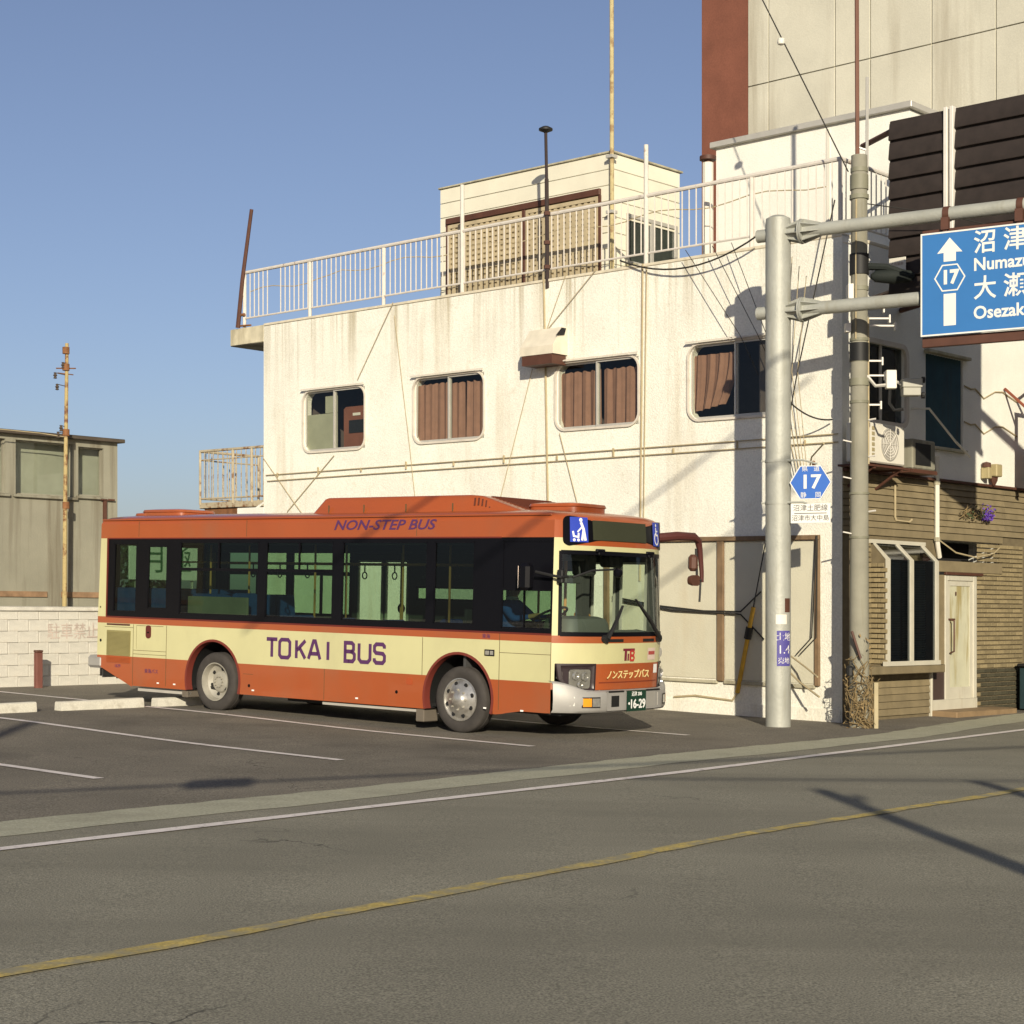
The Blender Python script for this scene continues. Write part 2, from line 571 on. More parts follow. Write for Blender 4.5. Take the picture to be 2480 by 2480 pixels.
SHEDW = mat('cream metal cladding', (.72, .69, .56), .6, .05, 2, rnd=.03)
LATT = mat('tan lattice', (.42, .35, .225), .85, .12, 5)
SLAT = mat('dark brown louvre', (.030, .022, .019), .7, .2, 6)
SIGNB = mat('road sign blue', (.03, .155, .41), .5, .03, 3, spec=.5)
SIGNW = mat('road sign white', (.72, .71, .66), .55, .03)
HEXB = mat('route sign blue', (.035, .13, .47), .5, .04)
PURP = mat('violet print', (.075, .065, .26), .6, .1)
YEL = mat('yellow guy cover', (.50, .29, .03), .55, .15, 6)
PVC = mat('white plastic', (.68, .65, .56), .5, .05)
STRAW = mat('dried vine', (.20, .145, .07), .9, .25, 8)
LEAF = mat('dark leaf', (.05, .075, .03), .8, .3, 8)
VIOLET = mat('violet flower', (.14, .06, .42), .8, .2)
PANE = glass('window pane', (.80, .82, .78), .04, 1.0)
PANED = glass('dim window pane', (.32, .36, .38), .05, 1.3)
SHUT = mat('teal corrugated shutter', (.030, .075, .095), .6, .15, 4, dirt=1, dcol=(.05, .05, .045), dsc=(9, 9, .5))
BLINDM = mat('grey green blind', (.34, .35, .28), .8, .1)
INSM = mat('brown insulator', (.08, .06, .045), .4, .1)
PNL = mat('cream panel', (.56, .535, .42), .85, .06, 1.5, bump=.25, bs=40, grain=.05, dirt=1, dcol=(.5, .42, .28), dsc=(2, 2, .4), damt=.5)
VEN = mat('dark slate blind', (.05, .06, .065), .5, .15)
BRICK_SHADE = mat('shade toned brick', (.055, .05, .03), .8, .15, 9, rnd=.2, bump=.25, bs=80)  # tan brick darkened to paint a cast shadow into the low courses
FLEAF = mat('far foliage', (.055, .075, .035), .9, .4, 3)
WOODB = mat('trunk bark', (.09, .065, .04), .9, .2)

# ================================================================ ground, lot, road
def strip(name, rs, fa, fb, nl, m, dz, kind='structure', parent=None):
    mb = MB()
    rings = []
    for r in rs:
        a, b = fa(r), fb(r)
        rings.append([tuple(G(r, a + (b - a) * k / nl, dz)) for k in range(nl + 1)])
    mb.loft(rings, closed=False)
    o = mb.build(name, m, parent, origin=G(0, 0, 0) if parent is None else None)
    if kind: o['kind'] = kind
    return o


def pl(pts):
    def f(r):
        if r <= pts[0][0]:
            (a, b), (c, d) = pts[0], pts[1]
        elif r >= pts[-1][0]:
            (a, b), (c, d) = pts[-2], pts[-1]
        else:
            for (a, b), (c, d) in zip(pts, pts[1:]):
                if a <= r <= c: break
        return b + (d - b) * (r - a) / (c - a)
    return f


l_sh = pl([(-30, -2.75), (-14.48, -2.083), (-11.18, -1.97), (-8.74, -1.77), (-5.66, -1.625), (-1.69, -1.47), (3.885, -.60), (6, -.35), (60, 2.5)])
l_wh = pl([(-30, -4.1), (-15.18, -3.28), (-12.13, -3.135), (-7.81, -2.98), (.41, -2.35), (60, 2.0)])
l_ye = pl([(-30, -7.3), (-15.5, -6.545), (-13.5, -6.34), (-10.8, -6.06), (-6.9, -5.98), (60, -2.0)])
rs = [-70 + 1.0 * i for i in range(161)]
mb = MB()
gx = [-2500, -600, -150, -60, -20, 0, 20, 60, 150, 600, 2500]
for i in range(10):
    for j in range(10):
        q = [(gx[i], gx[j]), (gx[i + 1], gx[j]), (gx[i + 1], gx[j + 1]), (gx[i], gx[j + 1])]
        mb.add([(x, y, -SLOPE * max(-150, min(150, x)) - .06) for x, y in q], [(0, 1, 2, 3)])
ground = mb.build('ground', mat('earth and paving', (.16, .14, .10), .95, .2, .3), origin=(0, 0, -.06))
ground['kind'] = 'structure'
road = strip('road', rs, lambda r: l_wh(r) - 9.0, lambda r: l_sh(r) - .55, 6, ROADM, 0.0)
apron = strip('road_shoulder', [r / 6 for r in range(-260, 261)], lambda r: l_sh(r) - .66 + .025 * math.sin(r * 1.7) + .012 * math.sin(r * 5.3), lambda r: l_sh(r) + .035 * math.sin(r * .8) + .014 * math.sin(r * 7.1 + 1) + .012 * math.sin(r * 13.0), 2, APRON, 0.004)
lot = strip('parking_lot', rs, lambda r: l_sh(r) - .25, lambda r: 13.4, 30, ASPH, 0.0005)


def gstrip(name, pts, w, m, parent, dz=.008, wob=0):
    mb = MB()
    L_, R_ = [], []
    for i, (r, l) in enumerate(pts):
        a = pts[max(0, i - 1)]; b = pts[min(len(pts) - 1, i + 1)]
        d = Vector((b[0] - a[0], b[1] - a[1])).normalized()
        ww = w / 2 * (1 + wob * (random.random() - .5))
        j = wob * .03 * (random.random() - .5)
        L_.append(tuple(G(r - d.y * (ww + j), l + d.x * (ww + j), dz))); R_.append(tuple(G(r + d.y * (ww - j), l - d.x * (ww - j), dz)))
    mb.loft([L_, R_], closed=False)
    return mb.build(name, m, parent)


gstrip('edge_line', [(r * .5, l_wh(r * .5)) for r in range(-120, 121)], .13, PAINTW, road, wob=.18)
gstrip('centre_line', [(r * .25, l_ye(r * .25) + .008 * math.sin(r * .9)) for r in range(-240, 241)], .13, PAINTY, road, wob=.45)


def pline(r0, l0, r1, l1, n=14):
    gstrip('parking_line', [(r0 + (r1 - r0) * k / n, l0 + (l1 - l0) * k / n) for k in range(n + 1)], .115, PAINTW, lot, wob=.08)


pline(-9.41, 7.3, -9.36, .03)
pline(-12.36, 7.3, -12.26, .02)
pline(-15.25, 7.3, -15.2, .02)
pline(-6.58, 7.55, -6.525, -.04)
pline(-3.80, 7.4, -3.72, -.12)
pline(-6.36, 12.0, -6.48, 8.3)
pline(-9.3, 12.4, -9.35, 8.3)

stop_me = None
for i, (r0, r1) in enumerate(((-9.62, -8.40), (-8.02, -6.66), (-6.42, -5.10), (-13.0, -11.7))):
    mb = MB()
    n = 8
    prof = [(-.09, 0), (-.075, .12), (-.055, .135), (.055, .135), (.075, .12), (.09, 0)]
    L0 = (r1 - r0)
    mb.prism([(-L0 / 2, y, z) for y, z in prof], (L0, 0, 0))
    me = mb.mesh('wheel_stop', mat('painted wheel stop', (.55, .53, .45), .9, .12, 5, grain=.1, gs=60, dirt=1, dcol=(.2, .17, .12), dsc=(5, 5, 5), damt=.6) if i == 0 else STOPM)
    STOPM = me.materials[0]
    o = bpy.data.objects.new('wheel_stop', me); COL.objects.link(o)
    o.location = G((r0 + r1) / 2, 7.5, -.005); o.rotation_euler = (0, 0, RZ)
    tag(o, ('pale concrete wheel stop cut by the left edge of the photo', 'long pale concrete wheel stop between the lot lines left of the bus', 'pale concrete wheel stop behind the rear wheel of the bus',
            'pale concrete wheel stop farther left along the lot')[i], 'wheel stop', 'wheel stops in the parking lot')

# ================================================================ back wall, grey building, pole on the left
bw = thing('block_wall', G(-6, 13.1, 0), 'low painted concrete block wall with faded lettering along the back of the lot', 'wall')
mb = MB(W)
mb.box(-40, 1.5, 13.14, 13.30, -.3, 1.36)
mb.build('wall_core', mat('pale mortar', (.40, .38, .33), .95, .15, 8), bw)
mb = MB(W)
mb.box(-40, 1.6, 13.06, 13.34, 1.36, 1.44, bev=.012)
mb.build('coping', BLOCK, bw)
mb = MB(); mb.box(-.197, .197, 0, .05, -.0965, .0965, bev=.008)
blk = mb.mesh('block', BLOCK)
for c in range(7):
    for k in range(20):
        r = -8.3 + .4 * k + (.2 if c % 2 else 0)
        if r > -1.5: continue
        z = .03 + .0975 + .196 * c
        inst('block', blk, W(r, 13.10 + random.uniform(-.004, .004), z + .0), bw, RZ)
mb = MB(W); mb.box(-40, -8.5 + .0, 13.10, 13.15, -.2, 1.36); mb.box(-1.35, 1.5, 13.10, 13.15, -.2, 1.36)
tag(mb.build('wall_face', BLOCK, bw), kind='stuff')
text('lettering', '駐車禁止', .30, W(-4.22, 13.092, .99), RD, (0, 0, 1), MUTED, bw, xs=.88)

post = thing('brown_post', G(-5.2, 12.63, 0), 'short brown steel post standing before the block wall', 'post')
mb = MB(W); mb.box(-5.26, -5.14, 12.58, 12.68, -.1, .66, bev=.01); mb.build('shaft', mat('maroon post paint', (.16, .06, .045), .7, .2), post)
mb = MB(W); mb.box(-5.265, -5.135, 12.575, 12.685, .66, .70, bev=.01); mb.build('cap', BROWN, post)

gb = thing('grey_building', W(-4, 14.2, 0), 'grey streaked workshop with a dark flat roof behind the block wall', 'building')
mb = MB(W)
zt = 4.48
sheet(mb, -14, -2.70, -.2, zt, [(-4.82, -3.64, 3.42, 4.39), (-3.54, -3.0, 3.46, 4.36), (-6.6, -5.02, 3.42, 4.39)], lambda u, v, w: (u, 14.0 + w, v), .16)
mb.quad((-2.70, 14.0, -.2), (-2.70, 22, -.2), (-2.70, 22, zt), (-2.70, 14.0, zt))
mb.quad((-14, 14.0, -.2), (-14, 22, -.2), (-14, 22, zt), (-14, 14.0, zt))
mb.quad((-14, 22, -.2), (-2.7, 22, -.2), (-2.7, 22, zt), (-14, 22, zt))
mb.build('wall', GREYC, gb)
mb = MB(W); mb.box(-14.1, -2.62, 13.86, 22.1, zt, zt + .07, bev=.01); mb.build('roof', mat('dark sheet roof', (.07, .055, .04), .8, .2, 3), gb)
for i, (a, b, c, d) in enumerate(((-4.82, -3.64, 3.42, 4.39), (-3.54, -3.0, 3.46, 4.36), (-6.6, -5.02, 3.42, 4.39))):
    mb = MB(W)
    mb.ring([(u, 14.07, v) for u, v in ((a + .025, c + .03), (b - .025, c + .03), (b - .025, d - .03), (a + .025, d - .03))],
            [(u, 14.07, v) for u, v in ((a, c), (b, c), (b, d), (a, d))], (0, .05, 0))
    w = mb.build('window', GREYC, gb)
    mb = MB(W); mb.quad((a + .04, 14.10, c + .04), (b - .04, 14.10, c + .04), (b - .04, 14.10, d - .04), (a + .04, 14.10, d - .04))
    mb.build('pane', PANE, w)
    mb = MB(W)
    nb = 9
    mb.quad((a - .1, 14.30, c - .1), (b + .1, 14.30, c - .1), (b + .1, 14.30, d + .1), (a - .1, 14.30, d + .1))
    mb.build('blind', BLINDM, w)
    mb = MB(W); mb.box(a - .06, b + .06, 13.93, 14.0, c - .05, c, bev=.008); mb.build('sill', GREYC, w)
mb = MB(W); mb.box(-3.02, -2.96, 13.95, 14.0, 1.4, 3.40); mb.box(-3.10, -2.80, 13.93, 14.0, 3.40, 3.43); mb.build('downpipe', BROWN, gb)
for r0, r1 in ((-14, -4.2), (-3.9, -2.9)):
    mb = MB(W); mb.box(r0, r1, 13.97, 14.0, 1.60, 1.70); mb.build('band', mat('rust brown band', (.24, .15, .085), .9, .25, 6), gb)

pp = thing('rusty_pole', W(-4.07, 13.7, 0), 'tall thin rusty steel pole with insulators rising behind the block wall', 'pole')
mb = MB(W); mb.tube([(-4.09, 13.6, .4), (-4.07, 13.6, 3.0), (-4.03, 13.6, 6.15)], [.042, .038, .032], 8)
mb.build('shaft', mat('yellow rusting steel', (.42, .33, .15), .8, .2, 5, rust=1, rs=5, rlo=.48, rhi=.6, rcol=(.16, .07, .03)), pp)
mb = MB(W)
for z in (5.72, 6.02, 3.25, 4.55):
    mb.lathe([(.05, -.06), (.062, -.06), (.062, .06), (.05, .06)], (-4.05, 13.6, z), 'z', 10)
mb.build('band', RUST, pp)
for z, dr, dl in ((5.55, -.22, 0), (5.35, -.18, .0), (4.5, -.16, .0), (5.75, -.06, 0), (4.62, -.10, 0)):
    mb = MB(W); mb.lathe([(.0, -.06), (.035, -.05), (.02, -.02), (.038, 0), (.02, .03), (.03, .05), (0, .06)], (-4.05 + dr, 13.6, z), 'z', 8)
    mb.tube([(-4.05, 13.6, z + .03), (-4.05 + dr, 13.6, z + .05)], .008, 5)
    mb.build('insulator', INSM, pp)
mb = MB(W); mb.tube([(-4.25, 13.6, 5.68), (-3.85, 13.6, 5.72)], .012, 5); mb.tube([(-4.22, 13.6, 5.6), (-3.9, 13.6, 5.6)], .01, 5); mb.build('crossarm', RUST, pp)
mb = MB(W); mb.tube([(-4.05, 13.6, 4.47), (-4.6, 13.6, 4.50), (-9, 13.6, 4.53)], .010, 5)
tag(mb.build('overhead_wire', WIRET), 'single wire running left from the thin rusty pole against the sky', 'wire')

# lot sign, trees behind the wall (seen through the windows of the bus)
ls = thing('lot_sign', W(-1.2, 14.2, 0), 'white sign board with green lettering seen through the bus windows', 'sign')
mb = MB(W); mb.box(-2.3, -.6, 14.2, 14.25, 1.95, 2.75, bev=.01); mb.build('board', SIGNW, ls)
for r in (-2.1, -.8):
    mb = MB(W); mb.tube([(r, 14.28, -.2), (r, 14.28, 2.7)], .03, 6); mb.build('leg', ALU, ls)
text('lettering', '月極', .62, W(-1.45, 14.19, 2.33), RD, (0, 0, 1), mat('green sign print', (.02, .12, .05), .6, .05), ls, xs=.95)


def tree(r, l, h, w, label, seed):
    rnd = random.Random(seed)
    t = thing('broadleaf_tree', G(r, l, 0), label, 'tree', 'trees beyond the back wall')
    mb = MB(); b = G(r, l, -.1)
    mb.tube([b, b + Vector((.05, 0, h * .35)), b + Vector((.0, .1, h * .7))], [.16, .11, .05], 7)
    for k in range(5):
        a = k * 1.3
        mb.tube([b + Vector((0, 0, h * (.35 + .06 * k))), b + Vector((math.cos(a) * w * .45, math.sin(a) * w * .45, h * (.6 + .06 * k)))], [.06, .02], 5)
    mb.build('trunk', WOODB, t)
    mb = MB()
    cl = [(rnd.uniform(-.6, .6) * w, rnd.uniform(-.6, .6) * w, h * rnd.uniform(.5, .92), rnd.uniform(.3, .5) * w * .7) for _ in range(14)]
    for cx, cy, cz, cr in cl:
        for _ in range(110):
            d = Vector((rnd.gauss(0, 1), rnd.gauss(0, 1), rnd.gauss(0, 1))).normalized() * cr * rnd.uniform(.6, 1.0)
            p = b + Vector((cx, cy, cz)) + d
            u = Vector((rnd.gauss(0, 1), rnd.gauss(0, 1), rnd.gauss(0, 1))).normalized()
            v = u.cross(Vector((rnd.gauss(0, 1), rnd.gauss(0, 1), rnd.gauss(0, 1)))).normalized()
            s_ = rnd.uniform(.07, .15)
            mb.add([p - u * s_, p + v * s_ * .5, p + u * s_, p - v * s_ * .5], [(0, 1, 2, 3)])
    tag(mb.build('crown', FLEAF, t), kind='stuff')


tree(-1.9, 19.5, 3.6, 1.7, 'dark bushy tree beyond the back wall, seen through the rearmost bus window', 3)
tree(3.6, 23.5, 3.4, 2.2, 'low spreading tree beyond the back wall, seen through the long side window of the bus', 5)

# ================================================================ white building
wb = thing('white_building', W(0, 0, 0), 'white two storey stucco building with stained walls and a roof terrace behind the bus', 'building')
WIN = [(10.09, 11.88, 4.37, 5.56), (7.06, 8.85, 4.385, 5.58), (3.68, 5.47, 4.425, 5.56), (.96, 2.75, 4.42, 5.62)]
INS = .034
holes = [(a + INS, b - INS, c + INS, d - INS) for a, b, c, d in WIN]
mb = MB(W)
sheet(mb, 0, 13.06, -.5, 6.93, holes, lambda u, v, w: (w, u, v), .18, rad=.19)
mb.build('side_wall', STUCCO, wb)
FW = (.30, 1.76, 4.30, 5.55)
FS = (2.30, 3.44, 4.11, 5.51)
mb = MB(W)
sheet(mb, 0, 9, 3.55, 6.93, [(FW[0] + .06, FW[1] - .06, FW[2] + .06, FW[3] - .06), FS], lambda u, v, w: (u, w, v), .16)
sheet(mb, 0, 9, -.5, 3.55, [(2.66, 4.62, -.4, 2.69)], lambda u, v, w: (u, .03 + w, v), .6)
mb.build('front_wall', STUCCO2, wb)
mb = MB(W)
mb.quad((0, 13.06, -.5), (9, 13.06, -.5), (9, 13.06, 6.93), (0, 13.06, 6.93))
mb.quad((9, 0, -.5), (9, 13.06, -.5), (9, 13.06, 6.93), (9, 0, 6.93))
mb.build('rear_wall', STUCCO2, wb)
mb = MB(W); mb.quad((.15, .15, 6.5), (9, .15, 6.5), (9, 13.06, 6.5), (.15, 13.06, 6.5)); mb.build('roof', mat('grey roof deck', (.3, .29, .26), .9, .2), wb)
mb = MB(W)
mb.box(-.012, .17, .0, 13.06, 6.90, 6.955, bev=.012)
mb.box(.17, 9.0, -.012, .15, 6.90, 6.955, bev=.012)
mb.build('coping', mat('stained coping', (.62, .56, .43), .9, .18, 4, dirt=1, dcol=(.25, .2, .12), dsc=(4, 4, 4), damt=.6), wb)
mb = MB(W); mb.quad((.15, 0, 6.5), (.15, 13.06, 6.5), (.15, 13.06, 6.93), (.15, 0, 6.93)); mb.quad((0, .15, 6.5), (9, .15, 6.5), (9, .15, 6.93), (0, .15, 6.93)); mb.build('parapet_back', STUCCO2, wb)
mb = MB(W); mb.box(.0, 3.2, 13.06, 14.12, 6.60, 6.935, bev=.015)
mb.build('eave_slab', mat('stained eave slab', (.56, .51, .37), .9, .18, 3, dirt=1, dcol=(.17, .14, .07), dsc=(2, 2, .6), dlo=.45, dhi=.7, damt=.7), wb)
# rust run-offs under the railing posts and stain patches (shapes of their own on the wall)
# dark rooms behind the windows
mb = MB(W)
for (a, b, c, d) in holes:
    mb.quad((1.6, a - .3, c - .3), (1.6, b + .3, c - .3), (1.6, b + .3, d + .3), (1.6, a - .3, d + .3))
    for q in (((.18, a - .3, c - .3), (1.6, a - .3, c - .3), (1.6, b + .3, c - .3), (.18, b + .3, c - .3)), ((.18, a - .3, d + .3), (1.6, a - .3, d + .3), (1.6, b + .3, d + .3), (.18, b + .3, d + .3)),
              ((.18, a - .3, c - .3), (1.6, a - .3, c - .3), (1.6, a - .3, d + .3), (.18, a - .3, d + .3)), ((.18, b + .3, c - .3), (1.6, b + .3, c - .3), (1.6, b + .3, d + .3), (.18, b + .3, d + .3))):
        mb.quad(*q)
a, b, c, d = FW
mb.quad((a - .2, 1.5, c - .2), (b + .2, 1.5, c - .2), (b + .2, 1.5, d + .2), (a - .2, 1.5, d + .2))
for q in (((a - .2, .16, c - .2), (b + .2, .16, c - .2), (b + .2, 1.5, c - .2), (a - .2, 1.5, c - .2)), ((a - .2, .16, c - .2), (a - .2, 1.5, c - .2), (a - .2, 1.5, d + .2), (a - .2, .16, d + .2)),
          ((b + .2, .16, c - .2), (b + .2, 1.5, c - .2), (b + .2, 1.5, d + .2), (b + .2, .16, d + .2)), ((a - .2, .16, d + .2), (b + .2, .16, d + .2), (b + .2, 1.5, d + .2), (a - .2, 1.5, d + .2))):
    mb.quad(*q)
mb.build('room', ROOM, wb)


def curtain(l0, l1, z0, z1, r, parent, pitch=.17, gather=None, m=None, seed=0):
    rnd = random.Random(seed)
    mb = MB(W)
    n = int((l1 - l0) / .018)
    top, bot = [], []
    ph = rnd.uniform(0, 6)
    rows = [[] for _ in range(7)]
    for k in range(n + 1):
        u = l0 + (l1 - l0) * k / n
        wv = .035 * math.sin(2 * math.pi * u / pitch + ph) + .014 * math.sin(2 * math.pi * u / (pitch * .43) + 1)
        for j in range(7):
            t = j / 6
            uu = u
            zz = z1 + (z0 - z1) * t + .012 * math.sin(u * 40) * (1 - t)
            if gather:
                uu = gather + (u - gather) * (1 - .30 * t * t) if t > 0 else u
                zz = z1 + (z0 - z1) * t * (1 - .12 * abs(u - l1) / (l1 - l0))
            rows[j].append((r + wv * (.6 + .4 * t), uu, zz))
    mb.loft(rows, closed=False)
    return mb.build('curtain', m or CURT, parent, ang=180)


for i, (a, b, c, d) in enumerate(WIN):
    mb = MB(W)
    o_ = rrect(a, b, c, d, .23, 6); q_ = rrect(a + INS, b - INS, c + INS, d - INS, .19, 6)
    mb.ring([(-.032, u, v) for u, v in q_], [(-.032, u, v) for u, v in o_], (.035, 0, 0))
    w = mb.build('window', mat('window surround', (.60, .55, .47), .7, .07, 4, dirt=1, dcol=(.33, .26, .17), dsc=(5, 5, 5), damt=.4) if i == 0 else SURR, wb)
    SURR = w.data.materials[0]
    a, b, c, d = a + INS, b - INS, c + INS, d - INS
    mid = (a + b) / 2
    mb = MB(W)
    for (p, q, rr) in ((a, mid + .022, .0), (mid - .022, b, .03)):
        mb.ring([(rr, u, v) for u, v in ((p + .028, c + .04), (q - .028, c + .04), (q - .028, d - .03), (p + .028, d - .03))],
                [(rr, u, v) for u, v in ((p, c), (q, c), (q, d), (p, d))], (.03, 0, 0))
    mb.build('sash', ALU, w)
    for (p, q, rr) in ((a, mid, .014), (mid, b, .044)):
        mb = MB(W); mb.quad((rr, p + .02, c + .02), (rr, q - .02, c + .02), (rr, q - .02, d - .02), (rr, p + .02, d - .02)); mb.build('pane', PANE, w)
    mb = MB(W); mb.prism([(-.052, a - .02, d + .045), (-.052, b + .02, d + .045), (-.085, b + .03, d + .030), (-.085, a - .03, d + .030)], (0, 0, .016)); mb.build('drip_rail', SURR, w)
    if i == 1:
        curtain(mid + .02, b + .08, c + .03, d - .10, .10, w, seed=1)
        curtain(mid - .28, mid + .06, c + .03, d - .12, .12, w, seed=2)
        curtain(a + .0, mid - .36, c + .03, d - .12, .10, w, seed=3)
    if i == 2:
        curtain(mid + .01, b + .08, c + .03, d - .14, .10, w, .2, seed=4)
        curtain(a, mid - .07, c + .03, d - .14, .10, w, .22, seed=5)
    if i == 3:
        curtain(mid + .05, b + .06, c + .12, d - .14, .11, w, .2, gather=b, seed=6)
# clutter on the sill of the leftmost window
a, b, c, d = [WIN[0][0] + INS, WIN[0][1] - INS, WIN[0][2] + INS, WIN[0][3] - INS]
bo = thing('grey_board', W(.3, a + 1.2, c), 'grey board standing inside the leftmost upper window', 'board')
mb = MB(W); mb.box(.075, .10, a + .86, b + .04, c, c + .70, bev=.008); mb.box(.075, .10, a + .86, a + 1.2, c + .70, d - .1, bev=.008); mb.build('panel', mat('grey green board', (.36, .36, .26), .8, .1), bo)
bx = thing('brown_cabinet', W(.5, a + .4, c), 'brown cabinet with a dark panel inside the leftmost upper window', 'cabinet')
mb = MB(W); mb.box(.11, .5, a + .0, a + .76, c, c + .80, bev=.05); mb.build('case', mat('brown cabinet', (.20, .075, .045), .6, .12), bx)
mb = MB(W); mb.box(.095, .11, a + .14, a + .56, c + .30, c + .54, bev=.01); mb.build('screen', BLACK, bx)
mb = MB(W); mb.box(.10, .11, a + .25, a + .45, c + .62, c + .67); mb.build('name_plate', PVC, bx)

# facade window and shutter
a, b, c, d = FW
mb = MB(W)
o_ = rrect(a, b, c, d, .18, 5); q_ = rrect(a + .07, b - .07, c + .07, d - .07, .13, 5)
mb.ring([(u, -.04, v) for u, v in q_], [(u, -.04, v) for u, v in o_], (0, .043, 0))
w = mb.build('window', SURR, wb)
mb = MB(W); mb.box((a + b) / 2 + .02, (a + b) / 2 + .06, .02, .05, c, d); mb.build('sash', ALU, w)
mb = MB(W); mb.quad((a, .06, c), (b, .06, c), (b, .06, d), (a, .06, d)); mb.build('pane', PANED, w)
a, b, c, d = FS
w = holder('shutter', wb)
n = 14
for k in range(n):
    u0 = a + (b - a) * k / n
    mb = MB(W); mb.prism([(u0 + .004, .05, c), (u0 + (b - a) / n * .5, .02, c), (u0 + (b - a) / n - .004, .05, c), (u0 + (b - a) / n - .004, .07, c), (u0 + .004, .07, c)], (0, 0, d - c))
    mb.build('slat', SHUT, w)
mb = MB(W); mb.box(a - .06, b + .1, -.10, .0, d, d + .05, bev=.01); mb.build('hood', STAIN, w)
mb = MB(W); mb.box(a - .05, b + .05, -.06, .02, c - .05, c, bev=.01); mb.build('sill', STAIN, w)

# vent hood
mb = MB(W)
mb.prism([(0, 5.2, 5.66), (-.36, 5.2, 5.66), (-.36, 5.2, 5.80), (-.13, 5.2, 6.11), (0, 5.2, 6.11)], (0, .72, 0))
vh = mb.build('vent_hood', mat('stained hood plaster', (.62, .57, .46), .85, .1, 5), wb)
mb = MB(W); mb.box(-.35, -.01, 5.23, 5.89, 5.50, 5.66); mb.build('hood_skirt', BROWN, vh)
mb = MB(W); mb.prism([(-.30, 5.19, 5.95), (-.16, 5.19, 6.09), (-.06, 5.19, 6.09), (-.10, 5.19, 5.98)], (0, -.012, 0)); mb.build('hood_opening', DARK, vh)

# timber framed panels on the ground floor
pf = holder('wall_panel', wb)
mb = MB(W)
mb.box(-.06, .0, .36, 5.4, 2.60, 2.67, bev=.008)
mb.build('head_beam', TIMBER, pf)
for l0, l1 in ((2.05, 2.17), (.36, .44), (4.30, 4.40)):
    mb = MB(W); mb.box(-.05, .0, l0, l1, .50, 2.60, bev=.008); mb.build('stile', TIMBER, pf)
mb = MB(W); mb.box(-.04, .0, .44, 2.05, .46, .52, bev=.008); mb.box(-.04, .0, 2.17, 5.4, .46, .51, bev=.008); mb.build('bottom_rail', STAIN, pf)
for l0, l1 in ((.44, 2.05), (2.17, 4.30)):
    mb = MB(W); mb.box(-.012, .0, l0 + .01, l1 - .01, .53, 2.59, bev=.004); mb.build('panel', PNL, pf)
mb = MB(W); mb.box(-.03, .0, .02, 13.0, -.3, .19, bev=.01); mb.build('plinth', STUCCO, wb)
# balcony at the back corner
bc = thing('balcony', W(.6, 14, 3.5), 'rusty balcony with peeling rails on the far corner of the white building', 'balcony')
mb = MB(W); mb.box(.05, 1.6, 13.06, 15.2, 3.42, 3.54, bev=.01); mb.build('floor_slab', RUSTY, bc)
mb = MB(W); mb.box(.1, .9, 13.95, 15.1, 3.20, 3.42, bev=.01); mb.build('support_box', RUST, bc)
mb = MB(W)
for z, t in ((4.58, .028), (4.40, .014), (3.62, .018)):
    mb.tube([(.06, 13.1, z), (.06, 15.18, z), (1.55, 15.18, z)], t, 7)
mb.build('rail', RUSTY, bc)
for r, l in ((.06, 15.18), (.06, 14.1), (.06, 13.12), (1.55, 15.18), (.06, 13.5)):
    mb = MB(W); mb.tube([(r, l, 3.5), (r, l, 4.6)], .026, 7); mb.build('post', RUSTY, bc)
mb = MB(); mb.tube([(0, 0, -.48), (0, 0, .48)], .010, 5)
bal = mb.mesh('baluster', RUSTY)
for k in range(13): inst('baluster', bal, W(.06, 13.24 + .15 * k, 4.1), bc, RZ)
for k in range(9): inst('baluster', bal, W(.2 + .15 * k, 15.18, 4.1), bc, RZ)
mb = MB(W); mb.box(.0, .6, 13.06, 13.9, 3.05, 3.40, bev=.01); mb.tube([(.05, 13.9, 3.15), (.05, 13.08, 3.50)], .025, 6); mb.build('bracket', STUCCO2, bc)

# ---------------------------------------------------------------- roof railing
rl_ = thing('roof_railing', W(.08, 6, 6.93), 'white tubular railing with thin balusters along the edge of the white roof terrace', 'railing')
mb = MB(W); mb.tube([(.08, 13.76, 8.03), (.08, .08, 8.03), (6.0, .08, 8.02)], .034, 8); mb.build('top_rail', RAILW, rl_)
mb = MB(W); mb.tube([(.08, 13.76, 7.13), (.08, .08, 7.13), (6.0, .08, 7.13)], .018, 6); mb.build('bottom_rail', RAILW, rl_)
for r, l, z, t in ((.08, 13.76, 8.0, .034), (.08, 11.77, 8.0, .034), (.08, 9.71, 8.0, .034), (.08, 7.70, 8.83, .036), (.08, 3.63, 8.83, .036), (.08, 1.62, 8.0, .034), (.08, .08, 8.0, .034), (2.05, .08, 8.0, .034), (4.0, .08, 8.0, .034)):
    mb = MB(W); mb.tube([(r, l, 6.9), (r, l, z)], t, 8); mb.build('post', RAILW, rl_)
mb = MB(); mb.tube([(0, 0, -.45), (0, 0, .45)], .011, 5)
bal = mb.mesh('baluster', RAILW)
for k in range(101):
    l = .22 + .135 * k
    if 12.7 < l < 12.95: continue
    inst('baluster', bal, W(.08, l, 7.58), rl_, RZ)
for k in range(30): inst('baluster', bal, W(.22 + .135 * k, .08, 7.58), rl_, RZ)
mb = MB(W)
pts = [(.11, 13.6 - .34 * k, 7.60 + .05 * math.sin(k * 1.1) + (.05 if k < 8 else .12)) for k in range(40)]
mb.tube(pts, .009, 5)
tag(mb.build('string_light_cable', WIRET), 'thin tan cable with small bulbs strung along the roof railing', 'cable')
mb2 = MB()
rp = thing('rusty_corner_post', W(.1, 13.85, 6.95), 'rusty brown post leaning at the far end of the roof railing', 'post')
